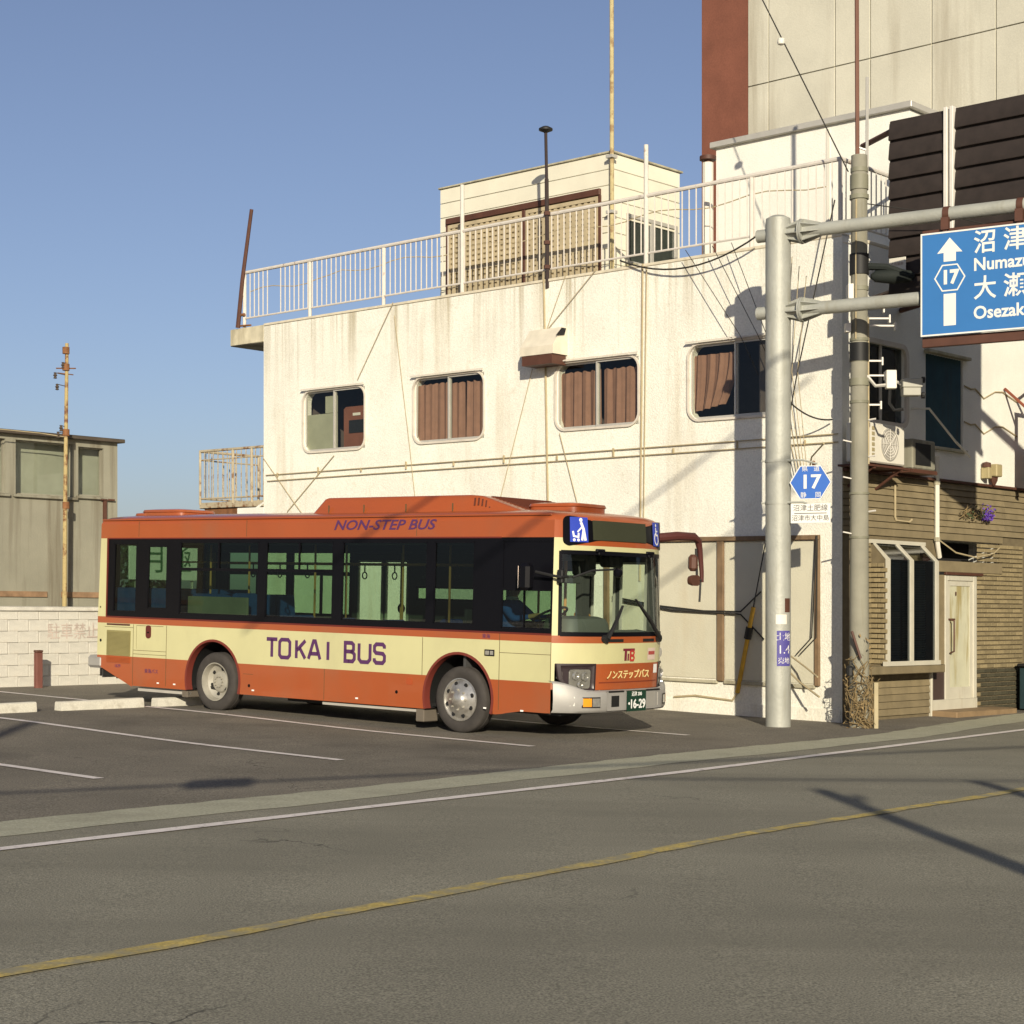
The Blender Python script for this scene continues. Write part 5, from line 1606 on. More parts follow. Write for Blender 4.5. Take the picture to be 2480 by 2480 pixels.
# roof: rings shrinking towards the crown
mb = MB()
rings = []
xs_s = [-7.07 + 8.52 * k / 20 for k in range(21)]
for z, ins in ((2.66, 0), (2.705, .015), (2.74, .05), (2.765, .11), (2.785, .22), (2.81, .45), (2.83, .75), (2.84, 1.05)):
    ring = []
    sy = (1.2 - ins) / 1.2
    sx = (4.25 - ins * 1.15) / 4.25

    def put(x, y, zz=2.66): ring.append((-2.8 + (x + 2.8) * sx, 1.2 + (y - 1.2) * sy, z))
    for x in xs_s: put(x, ys(2.66))
    for y in fy[1:-1]: put(fxp(y, 2.66), yy(y, 2.66))
    for x in reversed(xs_s): put(x, WID - ys(2.66))
    for y in reversed(fy[1:-1]): put(rxp(y, 2.66), yy(y, 2.66))
    rings.append(ring)
mb.loft(rings, capb=True)
mb.build('roof', ORG, bus, ang=60, merge=True)
mb = MB(); mb.box(-7.05, 1.40, ys(2.7) - .006, .03, 2.715, 2.735, bev=.006); mb.build('gutter', ORG, bus)


def pod(name, x0, x1, y0, y1, z0, z1, sl_f, sl_r, sl_s, rr=.06):
    mb = MB()
    rings = []
    for t, g in ((0, 0), (.75, .75), (.93, .93), (1, 1.15)):
        z = z0 + (z1 - z0) * min(1, t)
        ring = []
        a, b, c, d = x0 + sl_r * g, x1 - sl_f * g, y0 + sl_s * g, y1 - sl_s * g
        for u, v in rrect(a, b, c, d, rr, 4): ring.append((u, v, z))
        rings.append(ring)
    mb.loft(rings, capb=True)
    return mb.build(name, ORG, bus, ang=50)


acu = pod('roof_air_unit', -2.95, .85, .30, 2.1, 2.76, 3.005, .85, .21, .08)
mb = MB()
for k in range(12):
    x = -.06 + .062 * k
    zt_ = 2.995 - max(0, x) * .26
    mb.prism([(x, .335, zt_ - .13 + k * .004), (x + .022, .335, zt_ - .13 + k * .004), (x + .01, .365, zt_ - .03), (x - .012, .365, zt_ - .03)], (0, -.012, 0))
mb.build('vent_slot', mat('dark slot', (.10, .025, .012), .8, 0), acu)
mb = MB()
for k in range(10):
    x = .05 + .06 * k
    zt_ = 3.008 - max(0, x) * .265
    mb.box(x, x + .03, .55, 1.85, zt_ - .03, zt_ - .0)
mb.build('vent_slot', bpy.data.materials['dark slot'], acu)
mb = MB()
for x in (-2.6, -1.95, -1.2, -.4): mb.box(x, x + .008, .30, .318, 2.80, 2.9)
mb.build('seam', SEAM, acu)
for nm, x, r_, zt_ in (('roof_hatch', .98, .38, 2.905), ('roof_hatch', -6.36, .46, 2.915), ('roof_hatch', -6.80, .20, 2.865)):
    mb = MB()
    rings = []
    for f, z in ((1, 2.78), (1, zt_ - .06), (1.04, zt_ - .05), (1.0, zt_ - .015), (.7, zt_), (.2, zt_ + .01)):
        rings.append([(x + u * f, .95 + v * f * .9, z) for u, v in rrect(-r_, r_, -.42, .42, .14, 4)])
    mb.loft(rings, capb=True)
    mb.build(nm, ORG, bus, ang=50)

# window band, right (visible) side and left side
def band(yf, sgn, wins, name_kind):
    mb = MB()
    sheet(mb, -6.90, 1.45, 1.28, 2.45, wins, lambda u, v, w: (u, yf(v) + sgn * (.004 - w), v), -.035)
    fr = mb.build('window_band', BFR, bus)
    return fr


RW = [(-6.76, -6.24, 1.36, 2.38), (-5.98, -5.56, 1.42, 2.34), (-5.28, -3.65, 1.36, 2.40), (-3.50, -2.22, 1.36, 2.40), (-2.05, -.56, 1.36, 2.40), (-.44, .22, 1.36, 2.40), (.66, 1.43, 1.335, 2.42)]
band(ys, 1, RW, 0)
for i, (a, b, c, d) in enumerate(RW):
    w = holder('window', bus)
    mb = MB(); mb.quad((a - .01, ys(c) + .018, c - .01), (b + .01, ys(c) + .018, c - .01), (b + .01, ys(d) + .018, d + .01), (a - .01, ys(d) + .018, d + .01)); mb.build('pane', BGL if i != 5 else BGL2, w)
    mb = MB()
    if 2 <= i <= 3:
        mb.box(a, b, .006, .03, 1.985, 2.025)
        mb.box((a + b) / 2 - .012, (a + b) / 2 + .012, .008, .03, 2.025, d)
    if i == 6: mb.box(a, b, .006, .03, 1.80, 1.83); mb.box(a, b, .022, .028, 1.82, d); mb.box(1.0, 1.02, .006, .03, 1.33, 1.81)
    mb.box(a, b, .012, .026, c - .004, c + .018); mb.box(a, b, .012, .026, d - .018, d + .004); mb.box(a - .004, a + .016, .012, .026, c, d); mb.box(b - .016, b + .004, .012, .026, c, d)
    mb.build('frame', BFR, w)
mb = MB(); mb.box(-6.90, 1.45, -.004, .012, 1.268, 1.290); mb.box(-6.90, .64, -.004 + ys(2.45), .012 + ys(2.45), 2.44, 2.458); mb.build('window_trim', mat('dark red trim', (.12, .018, .012), .6, 0), bus)
mb = MB(); mb.box(-6.915, -6.89, -.003, .012, 1.28, 2.45); mb.build('window_trim', bpy.data.materials['dark red trim'], bus)
LW = [(-6.7, -5.35, 1.36, 2.36), (-5.25, -4.0, 1.36, 2.36), (-3.86, -3.36, .45, 2.20), (-3.30, -2.86, .45, 2.20), (-2.7, -1.3, 1.63, 1.83), (-1.2, .30, 1.36, 2.1), (.42, .80, .40, 2.20), (.88, 1.30, .40, 2.20)]
mb = MB()
yl = WID - .03
sheet(mb, -7.0, 1.44, 1.03, 2.46, [(a, b, max(1.031, c), d) for a, b, c, d in LW], lambda u, v, w: (u, yl - ys(v), v))
mb.build('inner_lining', INTD, bus)
mb = MB()
sheet(mb, -6.9, 1.45, 1.28, 2.45, [q for q in LW if q[2] > 1.3] + [(a, b, 1.30, d) for a, b, c, d in LW if c < 1.3], lambda u, v, w: (u, WID - ys(v) + .004 - w, v), .03)
mb.build('window_band', BFR, bus)
for i, (a, b, c, d) in enumerate(LW):
    dn = c < 1
    w = holder('door' if dn else 'window', bus)
    mb = MB(); mb.quad((a, WID - .018 - ys(c), c), (b, WID - .018 - ys(c), c), (b, WID - .018 - ys(d), d), (a, WID - .018 - ys(d), d)); mb.build('pane', BGL if not dn else WSG, w)
    mb = MB()
    t = .028
    y0_, y1_ = WID - .05 - ys(d), WID - .02 - ys(d)
    mb.box(a, b, y0_, y1_, c, c + t); mb.box(a, b, y0_, y1_, d - t, d); mb.box(a, a + t, y0_, y1_, c, d); mb.box(b - t, b, y0_, y1_, c, d)
    if not dn and i < 2: mb.box(a, b, y0_, y1_, 1.96, 2.02); mb.box((a + b) / 2 - .02, (a + b) / 2 + .02, y0_, y1_, c, 1.98)
    mb.build('frame', ALU if dn else BFR, w)
    if i == 3:
        mb = MB(); mb.lathe([(0, 0), (.075, 0)], ((a + b) / 2 + .1, WID - .055, 1.50), 'y', 12); mb.build('sticker', BFR, w)
# rear window
mb = MB(); mb.quad((rxp(.3, 1.55) - .0, .30, 1.55), (rxp(2.1, 1.55), 2.1, 1.55), (rxp(2.1, 2.4), 2.1, 2.4), (rxp(.3, 2.4), .30, 2.4)); rw_ = mb.build('rear_window', BGL2, bus)
mb = MB(); mb.box(-7.12, -7.0, .26, .34, 1.5, 2.42); mb.box(-7.12, -7.0, 2.06, 2.14, 1.5, 2.42); mb.box(-7.12, -7.0, .3, 2.1, 2.36, 2.42); mb.build('frame', BFR, rw_)
# lining, floor, ceiling
mb = MB()
mb.quad((-7.0, .52, .36), (1.5, .52, .36), (1.5, 1.88, .36), (-7.0, 1.88, .36)); mb.quad((-7.0, .04, 1.03), (1.44, .04, 1.03), (1.44, .04, 1.27), (-7.0, .04, 1.27))
mb.quad((-7.02, .04, .36), (-7.02, 2.36, .36), (-7.02, 2.36, 1.52), (-7.02, .04, 1.52))
mb.build('floor', INTD, bus)
mb = MB(); mb.quad((-7.0, .05, 2.50), (1.45, .05, 2.50), (1.45, 2.35, 2.50), (-7.0, 2.35, 2.50)); mb.build('ceiling', mat('dark ceiling lining', (.13, .125, .11), .7, .05), bus)
mb = MB(); mb.box(-6.9, .4, .06, .34, 2.36, 2.48, bev=.03); mb.box(-6.9, .4, 2.06, 2.34, 2.30, 2.46, bev=.03); mb.build('ceiling_duct', INTD, bus)
mb = MB(); mb.box(-7.0, -3.9, .52, 1.88, .36, .72); mb.build('rear_platform', INTD, bus)
mb = MB(); mb.box(-5.2, -3.95, .10, .14, 1.04, 1.62, bev=.01); mb.build('wheel_housing_cover', mat('grey brown lining', (.17, .155, .14), .8, .15), bus)
SB = MB()
SB.box(-.22, .22, -.21, .21, .38, .48, bev=.04)
SB.prism([(-.24, -.20, .45), (-.14, -.20, .45), (-.20, -.19, .98), (-.24, -.19, 1.0), (-.30, -.19, .96)], (0, .40, 0))
seat_me = SB.mesh('seat', SEAT)
for x, y, z in [(-6.7, .40, .72), (-6.7, .85, .72), (-6.7, 1.55, .72), (-6.7, 2.0, .72), (-5.85, .40, .72), (-5.85, .84, .72), (-5.85, 1.6, .72), (-5.85, 2.02, .72), (-4.9, .38, .66), (-4.9, .8, .66), (-4.9, 1.62, .66), (-4.9, 2.04, .66), (-4.05, .38, .68), (-2.9, .38, .40), (-2.1, .38, .38), (-1.2, .38, .38), (-1.5, 2.0, .38), (-.6, 2.0, .38)]:
    o = bpy.data.objects.new('seat', seat_me); COL.objects.link(o); o.parent = bus; o.location = (x, y, z)
mb = MB()
mb.box(.10, .60, .46, .96, .96, 1.06, bev=.03)
mb.prism([(.06, .48, 1.02), (.18, .48, 1.02), (.12, .48, 1.56), (.06, .48, 1.60), (.00, .48, 1.54)], (0, .46, 0))
mb.build('driver_seat', mat('bright blue seat cover', (.035, .10, .48), .8, .1, 20), bus)
mb = MB()
for x, y in ((-4.45, .62), (-3.95, 1.9), (-2.78, 2.1), (-2.6, .7), (-1.6, .75), (-.75, .72), (-.1, .75), (.15, 1.5), (-5.3, .65), (-3.2, .7)): mb.tube([(x, y, .4), (x, y, 2.48)], .016, 6)
mb.tube([(-6.2, .75, 2.12), (.1, .75, 2.12)], .014, 6); mb.tube([(-6.2, 1.65, 2.12), (.1, 1.65, 2.12)], .014, 6)
mb.build('hand_rail', RAILO, bus)
mb = MB()
for k in range(10): mb.lathe([(.04, -.01), (.055, 0), (.04, .01)], (-5.6 + .55 * k, .75, 1.96), 'y', 10); mb.box(-5.605 + .55 * k, -5.595 + .55 * k, .74, .76, 2.0, 2.12)
mb.build('strap_handle', BFR, bus)
mb = MB(); mb.box(.02, .06, .08, 1.15, .40, 1.55); mb.box(.02, .06, .95, 1.15, 1.55, 2.4); mb.build('driver_partition', INTD, bus)
mb = MB(); mb.box(.9, 1.15, 1.25, 1.5, .36, 1.30, bev=.04); mb.box(.95, 1.1, 1.3, 1.45, 1.3, 1.42, bev=.02); mb.build('fare_box', GREYB, bus)
# dashboard, steering wheel, gear in the windscreen
mb = MB()
rings = []
for z, q in ((.75, .05), (1.22, .03), (1.30, .12), (1.33, .34)):
    rings.append([(fxp(y, 1.3) - .04 - q, y, z) for y in [.10 + 2.2 * k / 20 for k in range(21)]])
mb.loft(rings, closed=False)
mb.build('dashboard', GREYB, bus)
mb = MB()
rings = []
for f, z in ((1, 1.30), (.97, 1.40), (.88, 1.47), (.6, 1.50), (.1, 1.505)): rings.append([(1.38 + u * f, .62 + v * f, z) for u, v in rrect(-.26, .26, -.46, .46, .14, 4)])
mb.loft(rings, capb=True)
mb.build('instrument_binnacle', GREYB, bus)
mb = MB()
c0 = Vector((.92, .70, 1.50)); n_ = Vector((-.45, 0, .9)).normalized(); e1 = Vector((0, 1, 0)); e2 = n_.cross(e1)
mb.tube([c0 + (e1 * math.cos(a) + e2 * math.sin(a)) * .23 for a in [k * math.pi / 14 for k in range(29)]], .016, 8, cap=False)
for a in (.4, 2.7, 4.7): mb.tube([c0 - n_ * .05, c0 + (e1 * math.cos(a) + e2 * math.sin(a)) * .23], .012, 5)
mb.tube([c0 - n_ * .05, c0 - n_ * .5], .03, 6)
mb.build('steering_wheel', BLACK, bus)
mb = MB(); mb.tube([(1.05, 1.05, 1.30), (1.05, 1.08, 1.52), (1.05, 1.25, 1.56), (1.02, 1.42, 1.50), (1.0, 1.50, 1.2), (1.0, 1.55, .9)], .024, 8); mb.tube([(.5, 1.62, .5), (.5, 1.62, 2.3)], .02, 6); mb.build('entrance_rail', RAILO, bus)
mb = MB()
mb.box(1.05, 1.30, .95, 1.18, 2.0, 2.28, bev=.03); mb.box(1.1, 1.2, 1.00, 1.16, 1.35, 2.1); mb.box(1.15, 1.4, .3, .8, 2.18, 2.3, bev=.03); mb.box(1.1, 1.3, 1.5, 1.8, 2.12, 2.28, bev=.03)
mb.tube([(1.3, .75, 2.2), (1.42, .62, 2.02), (1.42, .48, 1.97)], .012, 5); mb.box(1.40, 1.44, .30, .62, 1.90, 2.0, bev=.01)
mb.build('overhead_console', INTD, bus)

# ---- windscreen and front fittings
def fpatch(name, y0, y1, z0, z1, m, off=.006, parent=None, ny=10, nz=2, rad=None, th=.004):
    mb = MB()
    if rad:
        pts = rrect(y0, y1, z0, z1, rad, 5)
        cy, cz = (y0 + y1) / 2, (z0 + z1) / 2
        R = [[(fxp(cy + (u - cy) * f, cz + (v - cz) * f) + off + (th if f < .999 or True else 0), cy + (u - cy) * f, cz + (v - cz) * f) for u, v in pts] for f in (1, .9, .75, .55, .3, .05)]
        base = [(p[0] - off - th - .004, p[1], p[2]) for p in R[0]]
        mb.loft([base] + R, capb=True)
    else:
        rows = []
        for k in range(nz + 1):
            z = z0 + (z1 - z0) * k / nz
            rows.append([(fxp(y0 + (y1 - y0) * j / ny, z) + off, y0 + (y1 - y0) * j / ny, z) for j in range(ny + 1)])
        mb.loft(rows, closed=False)
    return mb.build(name, m, parent or bus, ang=60)


mb = MB()
rows = []
YW = [.07, .13, .2, .3, .42, .56, .72, .9, 1.05, 1.2, 1.35, 1.5, 1.68, 1.84, 1.98, 2.1, 2.2, 2.27, 2.33]
for z in (1.27, 1.6, 1.95, 2.29): rows.append([(fxp(y, z) - .004, yy(y, z), z) for y in YW])
mb.loft(rows, closed=False)
ws = mb.build('windscreen', WSG, bus, ang=80)
mb = MB()
for z0, z1 in ((1.262, 1.315), (2.25, 2.30)):
    rows = [[(fxp(y, z) + .004, yy(y, z), z) for y in YW] for z in (z0, z1)]
    mb.loft(rows, closed=False)
for a, b in ((.05, .085), (2.30, 2.345)):
    mb.loft([[(fxp(y, z) + .004, yy(y, z), z) for z in (1.27, 1.6, 1.95, 2.29)] for y in (a, b)], closed=False)
mb.build('surround', BFR, ws)
dsn = fpatch('destination_sign', .10, 2.28, 2.355, 2.715, BFR, .006, rad=.07)
fpatch('led_panel', .50, 1.66, 2.43, 2.67, LED, .0155, dsn)
for y0, y1 in ((.17, .42), (1.86, 2.12)):
    pb = fpatch('pictogram', y0, y1, 2.40, 2.70, BLUEP, .0155, dsn, ny=4)
    cy = (y0 + y1) / 2

    def FP(u, v, h): return Vector((fxp(u, v) + .0165 + h, u, v))
    mb = MB(FP)
    if y0 < 1:                                          # person pushing a pram
        ribbon(mb, [(cy + .02, 2.64), (cy + .055, 2.56), (cy + .08, 2.42)], .035); ribbon(mb, [(cy + .03, 2.58), (cy - .03, 2.52)], .018); ribbon(mb, [(cy + .055, 2.54), (cy + .03, 2.42)], .03)
        mb.lathe([(0, .001), (.024, .001)], (cy + .02, 2.668, 0), 'z', 10)
        ribbon(mb, [(cy - .09, 2.53), (cy - .08, 2.47), (cy - .02, 2.46), (cy - .015, 2.51)], .022); mb.lathe([(0, .001), (.018, .001)], (cy - .075, 2.425, 0), 'z', 10); mb.lathe([(0, .001), (.018, .001)], (cy - .02, 2.425, 0), 'z', 10)
    else:                                               # wheelchair
        mb.lathe([(0, .001), (.022, .001)], (cy - .02, 2.665, 0), 'z', 10)
        ribbon(mb, [(cy - .02, 2.635), (cy - .015, 2.54), (cy + .05, 2.54), (cy + .085, 2.46)], .024); ribbon(mb, [(cy - .02, 2.59), (cy + .04, 2.59)], .018)
        ribbon(mb, [(cy - .0 + .075 * math.cos(a), 2.495 + .075 * math.sin(a)) for a in [2.0 + k * .4 for k in range(11)]], .02)
    mb.build('symbol', WHITEP, pb)
for y in (.62, 1.75):
    mb = MB(); mb.box(fxp(y, 2.31) - .01, fxp(y, 2.31) + .03, y - .09, y + .09, 2.285, 2.325, bev=.01); mb.box(fxp(y, 2.31), fxp(y, 2.31) + .03, y - .05, y + .05, 2.25, 2.29, bev=.01); mb.build('sensor_bracket', BFR, bus)
for (yb, zb_, yt, zt_) in ((.62, 1.235, 1.0, 1.64), (1.86, 1.235, 1.30, 1.72)):
    F3 = lambda y, z, o: (fxp(y, z) + o, y, z)
    mb = MB()
    ym, zm = yb + (yt - yb) * .5, zb_ + (zt_ - zb_) * .5
    mb.tube([F3(yb, zb_, .045), F3(ym, zm, .045)], [.035, .02], 6); mb.tube([F3(ym, zm, .045), F3(yt, zt_, .03)], [.02, .008], 6)
    s_ = .14
    mb.tube([F3(yb + (yt - yb) * .30, zb_ + (zt_ - zb_) * .30, .02), F3(yt, zt_, .012)], .010, 5)
    mb.lathe([(0, .06), (.05, .05), (.05, -.02), (0, -.02)], F3(yb, zb_, .0), 'x', 10)
    w_ = mb.build('wiper', BLACK, bus)
for y0 in (.70, 1.45):
    fpatch('cowl_grille', y0, y0 + .30, 1.195, 1.232, BLACK, .004)
LENS = glass('lamp lens', (.88, .88, .86), .05, 1.5)
# lower front
fpatch('front_apron', .48, 1.92, .615, .93, ORG, .012, ny=14)
fpatch('apron_crease', .55, 1.86, .695, .710, mat('apron shadow line', (.17, .03, .012), .6, 0), .0135, ny=14)
for m_ in (0, 1):
    Y = (lambda y: y) if m_ == 0 else (lambda y: WID - y)
    mb = MB()
    out = [(.035, .935), (.49, .935), (.495, .61), (.46, .585), (.24, .60), (.12, .66), (.06, .75)]
    F_ = lambda y, z, o: (fxp(y, z) + o, Y(y), z)
    dense = []
    for (a, b), (c, d) in zip(out, out[1:] + out[:1]):
        for k in range(4): dense.append((a + (c - a) * k / 4, b + (d - b) * k / 4))
    cy, cz = .30, .77
    R = [[F_(cy + (u - cy) * f, cz + (v - cz) * f, o) for u, v in dense] for f, o in ((1, -.005), (1, .018), (.86, .020), (.80, .006), (.6, -.004), (.3, -.004), (.03, -.004))]
    mb.loft(R, capb=True)
    hl = mb.build('headlight', mat('headlight bezel', (.030, .020, .022), .35, .05) if m_ == 0 else HLM, bus)
    HLM = hl.data.materials[0]
    mb = MB()
    mb.prism([F_(y, z, -.002) for y, z in rrect(.17, .42, .635, .865, .03, 3)], (.012, 0, 0))
    for (y, z, r_) in ((.235, .79, .052), (.345, .78, .055), (.29, .685, .045)):
        x = fxp(y, z) - .004
        mb.lathe([(r_, .0), (r_, .03), (r_ * .86, .034), (r_ * .5, .012), (0, .02)], (x, Y(y), z), 'x', 14)
    mb.build('lamp', LAMP, hl)
    mb = MB()
    rows = []
    for k in range(4):
        z = .635 + .24 * k / 3
        rows.append([F_(.14 + .28 * j / 6, z, .031) for j in range(7)])
    mb.loft(rows, closed=False); mb.build('lens', LENS, hl)
# bumper
mb = MB()
yb_ = [0, .015, .04, .09, .16, .24, .34, .46, .6, .76, .92, 1.08, 1.2, 1.32, 1.48, 1.64, 1.8, 1.94, 2.06, 2.16, 2.24, 2.31, 2.36, 2.385, 2.4]
rows = []
for z, o in ((.335, -.05), (.345, .02), (.38, .045), (.50, .05), (.575, .042), (.60, .02), (.612, -.03)):
    rw = []
    for y in yb_:
        e = min(y, WID - y)
        lift = .115 * (1 - sst(.0, .42, e)) if z > .5 else 0
        x = 1.45 + .40 * (1 - abs(1 - y / 1.2) ** 4.2) + o
        rw.append((x, -.012 + y * (WID + .024) / WID, z + lift))
    rows.append(rw)
mb.loft(rows, closed=False)
bp_ = mb.build('front_bumper', SILV, bus, ang=50)


def bx_(y): return 1.45 + .40 * (1 - abs(1 - y / 1.2) ** 4.2) + .05


def bpatch(name, y0, y1, z0, z1, m, off=.004, parent=None):
    mb = MB(); n = 6
    rows = [[(bx_(y0 + (y1 - y0) * j / n) + off, y0 + (y1 - y0) * j / n, z) for j in range(n + 1)] for z in (z0, z1)]
    back = [[(bx_(y0 + (y1 - y0) * j / n) - .02, y0 + (y1 - y0) * j / n, z) for j in range(n + 1)] for z in (z0, z1)]
    mb.loft([back[0], rows[0], rows[1], back[1]], closed=False)
    return mb.build(name, m, parent or bp_)


bpatch('lamp_recess', .245, .49, .405, .535, BLACK, .002)
bpatch('lamp_recess', 1.91, 2.155, .405, .535, BLACK, .002)
bpatch('tow_recess', .05, .18, .415, .555, mat('bumper groove', (.12, .115, .11), .6, 0), .003)
bpatch('tow_cover', .06, .17, .43, .54, ALUW, .006)
bpatch('indicator', .255, .36, .42, .52, AMBER, .008)
bpatch('fog_lamp', .37, .48, .42, .52, LAMP, .008)
bpatch('indicator', 2.04, 2.145, .42, .52, AMBER, .008)
bpatch('fog_lamp', 1.92, 2.03, .42, .52, LAMP, .008)
bpatch('tow_hole', .68, .84, .41, .545, BLACK, .004)
bpatch('center_panel', .60, 1.86, .365, .60, SILV, .003)
bpatch('recess', .62, .94, .585, .605, BLACK, .008)
bpatch('recess', 1.44, 1.80, .585, .605, BLACK, .008)
for k in range(9): bpatch('rib', 1.47 + .022 * k, 1.478 + .022 * k, .39, .57, ALU, .009)
bpatch('post', 1.72, 1.735, .40, .56, ALUW, .012)
GRN = mat('green number plate', (.009, .038, .022), .5, .05)
pla = bpatch('number_plate', .98, 1.42, .345, .60, GRN, .022, bus)
FX = Vector((0, 1, 0)); FZ = Vector((0, 0, 1))
xf = bx_(1.2) + .025
text('lettering', '16-29', .155, (xf, 1.225, .43), FX, FZ, WHITEP, pla, xs=1.0, bold=.003)
text('lettering', '・', .16, (xf, 1.03, .43), FX, FZ, WHITEP, pla)
text('lettering', '沼津 200', .062, (xf, 1.2, .555), FX, FZ, WHITEP, pla)
text('lettering', 'ノンステップバス', .115, (fxp(1.1, .8) + .018, 1.12, .79), FX, FZ, YELP, bus, xs=1.06, shear=.15, bold=.002)
mb = MB()


def FL(u, v, h): return Vector((fxp(1.15, v) + .006 + h, 1.15 + u, v))


mb = MB(FL)
ribbon(mb, [(-.15, 1.10), (.11, 1.10)], .028); ribbon(mb, [(-.09, 1.09), (-.09, .965)], .05); ribbon(mb, [(-.03, 1.05), (-.03, .965)], .03)
mb.build('logo', mat('dark maroon print', (.16, .018, .035), .5, 0), bus)
mb = MB(FL)
ribbon(mb, [(.02, .965), (.02, 1.085)], .035); ribbon(mb, [(.02, 1.085), (.085, 1.085), (.10, 1.06), (.085, 1.03), (.03, 1.028)], .026); ribbon(mb, [(.03, 1.028), (.09, 1.02), (.105, .995), (.09, .967), (.02, .967)], .026)
mb.build('logo', mat('red print', (.42, .04, .03), .5, 0), bus)
stk = fpatch('sticker', 1.58, 1.80, .965, 1.115, mat('pale pink sticker', (.62, .50, .42), .6, .05), .004, ny=4)
fpatch('sticker_band', 1.60, 1.78, 1.03, 1.075, mat('dull red print', (.38, .07, .06), .6, .1), .0055, stk, ny=4)
fpatch('sticker', 1.74, 1.86, .80, .91, WHITEP, .018, ny=3)
mb = MB(); mb.lathe([(0, .004), (.055, .004), (.065, 0)], (fxp(2.08, 1.05) + .004, 2.06, 1.05), 'x', 18); mb.build('emblem', ALU, bus)
# mirrors
ml = holder('side_mirror', bus)
mb = MB(); mb.tube([(1.52, 2.25, 2.52), (1.66, 2.5, 2.55), (1.72, 2.82, 2.55), (1.73, 2.93, 2.50), (1.73, 2.98, 2.38), (1.74, 3.02, 2.1), (1.74, 3.03, 1.96)], [.06, .06, .058, .05, .038, .03, .026], 10); mb.build('arm', mat('maroon mirror arm', (.075, .022, .018), .5, .1), ml)
mb = MB(); mb.tube([(1.72, 2.90, 2.40), (1.73, 2.92, 2.0), (1.74, 3.0, 1.97)], .018, 6); mb.tube([(1.74, 3.0, 2.0), (1.74, 2.98, 1.70)], .014, 6); mb.tube([(1.73, 2.93, 2.18), (1.72, 2.84, 2.2)], .014, 6); mb.build('stay', BLACK, ml)
mb = MB(); mb.box(1.66, 1.78, 2.76, 2.89, 2.10, 2.32, bev=.04); mb.build('upper_head', BROWN, ml)
mb = MB()
rings = [[(1.72 + o, 2.86 + u * f, 1.98 + v * f) for u, v in rrect(-.11, .11, -.07, .07, .06, 4)] for f, o in ((.3, -.07), (.8, -.05), (1, 0), (1, .03))]
mb.loft(rings, capa=True, capb=True); mb.build('lower_head', BROWN, ml)
mr = holder('side_mirror', bus)
mb = MB(); mb.tube([(1.60, .10, 1.98), (1.60, -.04, 1.97), (1.50, -.10, 1.99), (1.30, -.16, 2.03)], .018, 6); mb.tube([(1.66, .12, 1.97), (1.80, .34, 2.06), (1.88, .7, 2.08)], .014, 6); mb.box(1.52, 1.6, -.02, .05, 1.90, 2.06, bev=.01); mb.build('arm', BLACK, mr)
mb = MB(); mb.box(1.13, 1.29, -.30, -.14, 1.80, 2.13, bev=.04); mb.build('head', BFR, mr)
mb = MB(); mb.box(1.118, 1.13, -.28, -.16, 1.83, 2.10, bev=.004); mb.build('mirror_glass', mat('mirror', (.6, .6, .6), .05, 0, metal=1), mr)
mb = MB(); mb.lathe([(0, -.05), (.05, -.04), (.06, 0), (.05, .03), (0, .035)], (1.90, .76, 2.04), 'y', 12); mb.build('lower_head', BFR, mr)

ALM = mat('dark red arch lip', (.16, .03, .02), .6, 0)
# ---- side fittings
def SPT(u, v, h): return Vector((u, ys(v) - h, v))


mb = MB(SPT)
for x, z0, z1 in ((.655, .33, 1.27), (-3.90, 2.47, 2.70), (-.75, 2.47, 2.70), (-6.2, 2.47, 2.70), (-.60, .70, 1.18), (-2.33, .29, .70), (-5.53, .30, 1.18), (-6.27, .28, 1.18), (1.445, .70, 1.18), (-.75, .0, 0)):
    if z1: mb.box(x - .004, x + .004, z0, z1, .0005, .002)
for x0, x1, z in ((.66, 1.44, 1.035), (-6.93, -6.27, 1.13), (-6.27, -5.53, .80), (-6.27, -5.53, .745), (-6.2, -5.6, 1.165), (-4.0 + .1, -3.7, .56)): mb.box(x0, x1, z - .003, z + .003, .0005, .002)
mb.box(-6.2, -6.196, .82, 1.16, .0005, .002)
mb.build('panel_seam', SEAM, bus)
gr = holder('engine_grille', bus)
for z0, z1, m in ((.705, 1.08, OLIVE), (.60, .70, mat('orange grille', (.33, .075, .02), .6, .05))):
    mb = MB(SPT)
    n = int((z1 - z0) / .018)
    for k in range(n): mb.box(-6.87, -6.34, z0 + .018 * k, z0 + .018 * k + .011, .001, .012)
    mb.box(-6.88, -6.33, z0, z1, .001, .003)
    tag(mb.build('louvre', m, gr), kind='stuff')
mb = MB(SPT); mb.box(-6.88, -6.35, 1.155, 1.18, .001, .006); mb.build('grille_strip', BROWN, gr)
mb = MB(SPT)
pts = rrect(-5.98, -5.87, .985, 1.175, .045, 5)
mb.prism([(u, v, .001) for u, v in pts], (0, 0, .012)); fc = mb.build('filler_cap', mat('dark red cap', (.10, .018, .015), .5, .05), bus)
mb = MB(SPT); mb.box(-5.945, -5.905, 1.06, 1.08, .013, .018); mb.build('latch', BFR, fc)
mb = MB(SPT); mb.box(.42, .58, .985, 1.065, .001, .010, bev=.004); sl_ = mb.build('side_lamp', BFR, bus)
mb = MB(SPT); mb.box(.44, .50, 1.0, 1.05, .010, .014); mb.box(.515, .565, 1.0, 1.05, .010, .014); mb.build('lens', LAMP, sl_)
mb = MB(SPT); mb.prism([(u, v, .001) for u, v in rrect(-.86, -.76, .565, .655, .02, 4)], (0, 0, .006)); mb.build('socket_cover', mat('orange flap', (.36, .07, .02), .5, .05), bus)
mb = MB(SPT)
for x, z in ((-1.03, .46), (-3.78, .40)): mb.lathe([(0, .004), (.022, .004), (.024, 0)], (x, z, 0), 'z', 10)
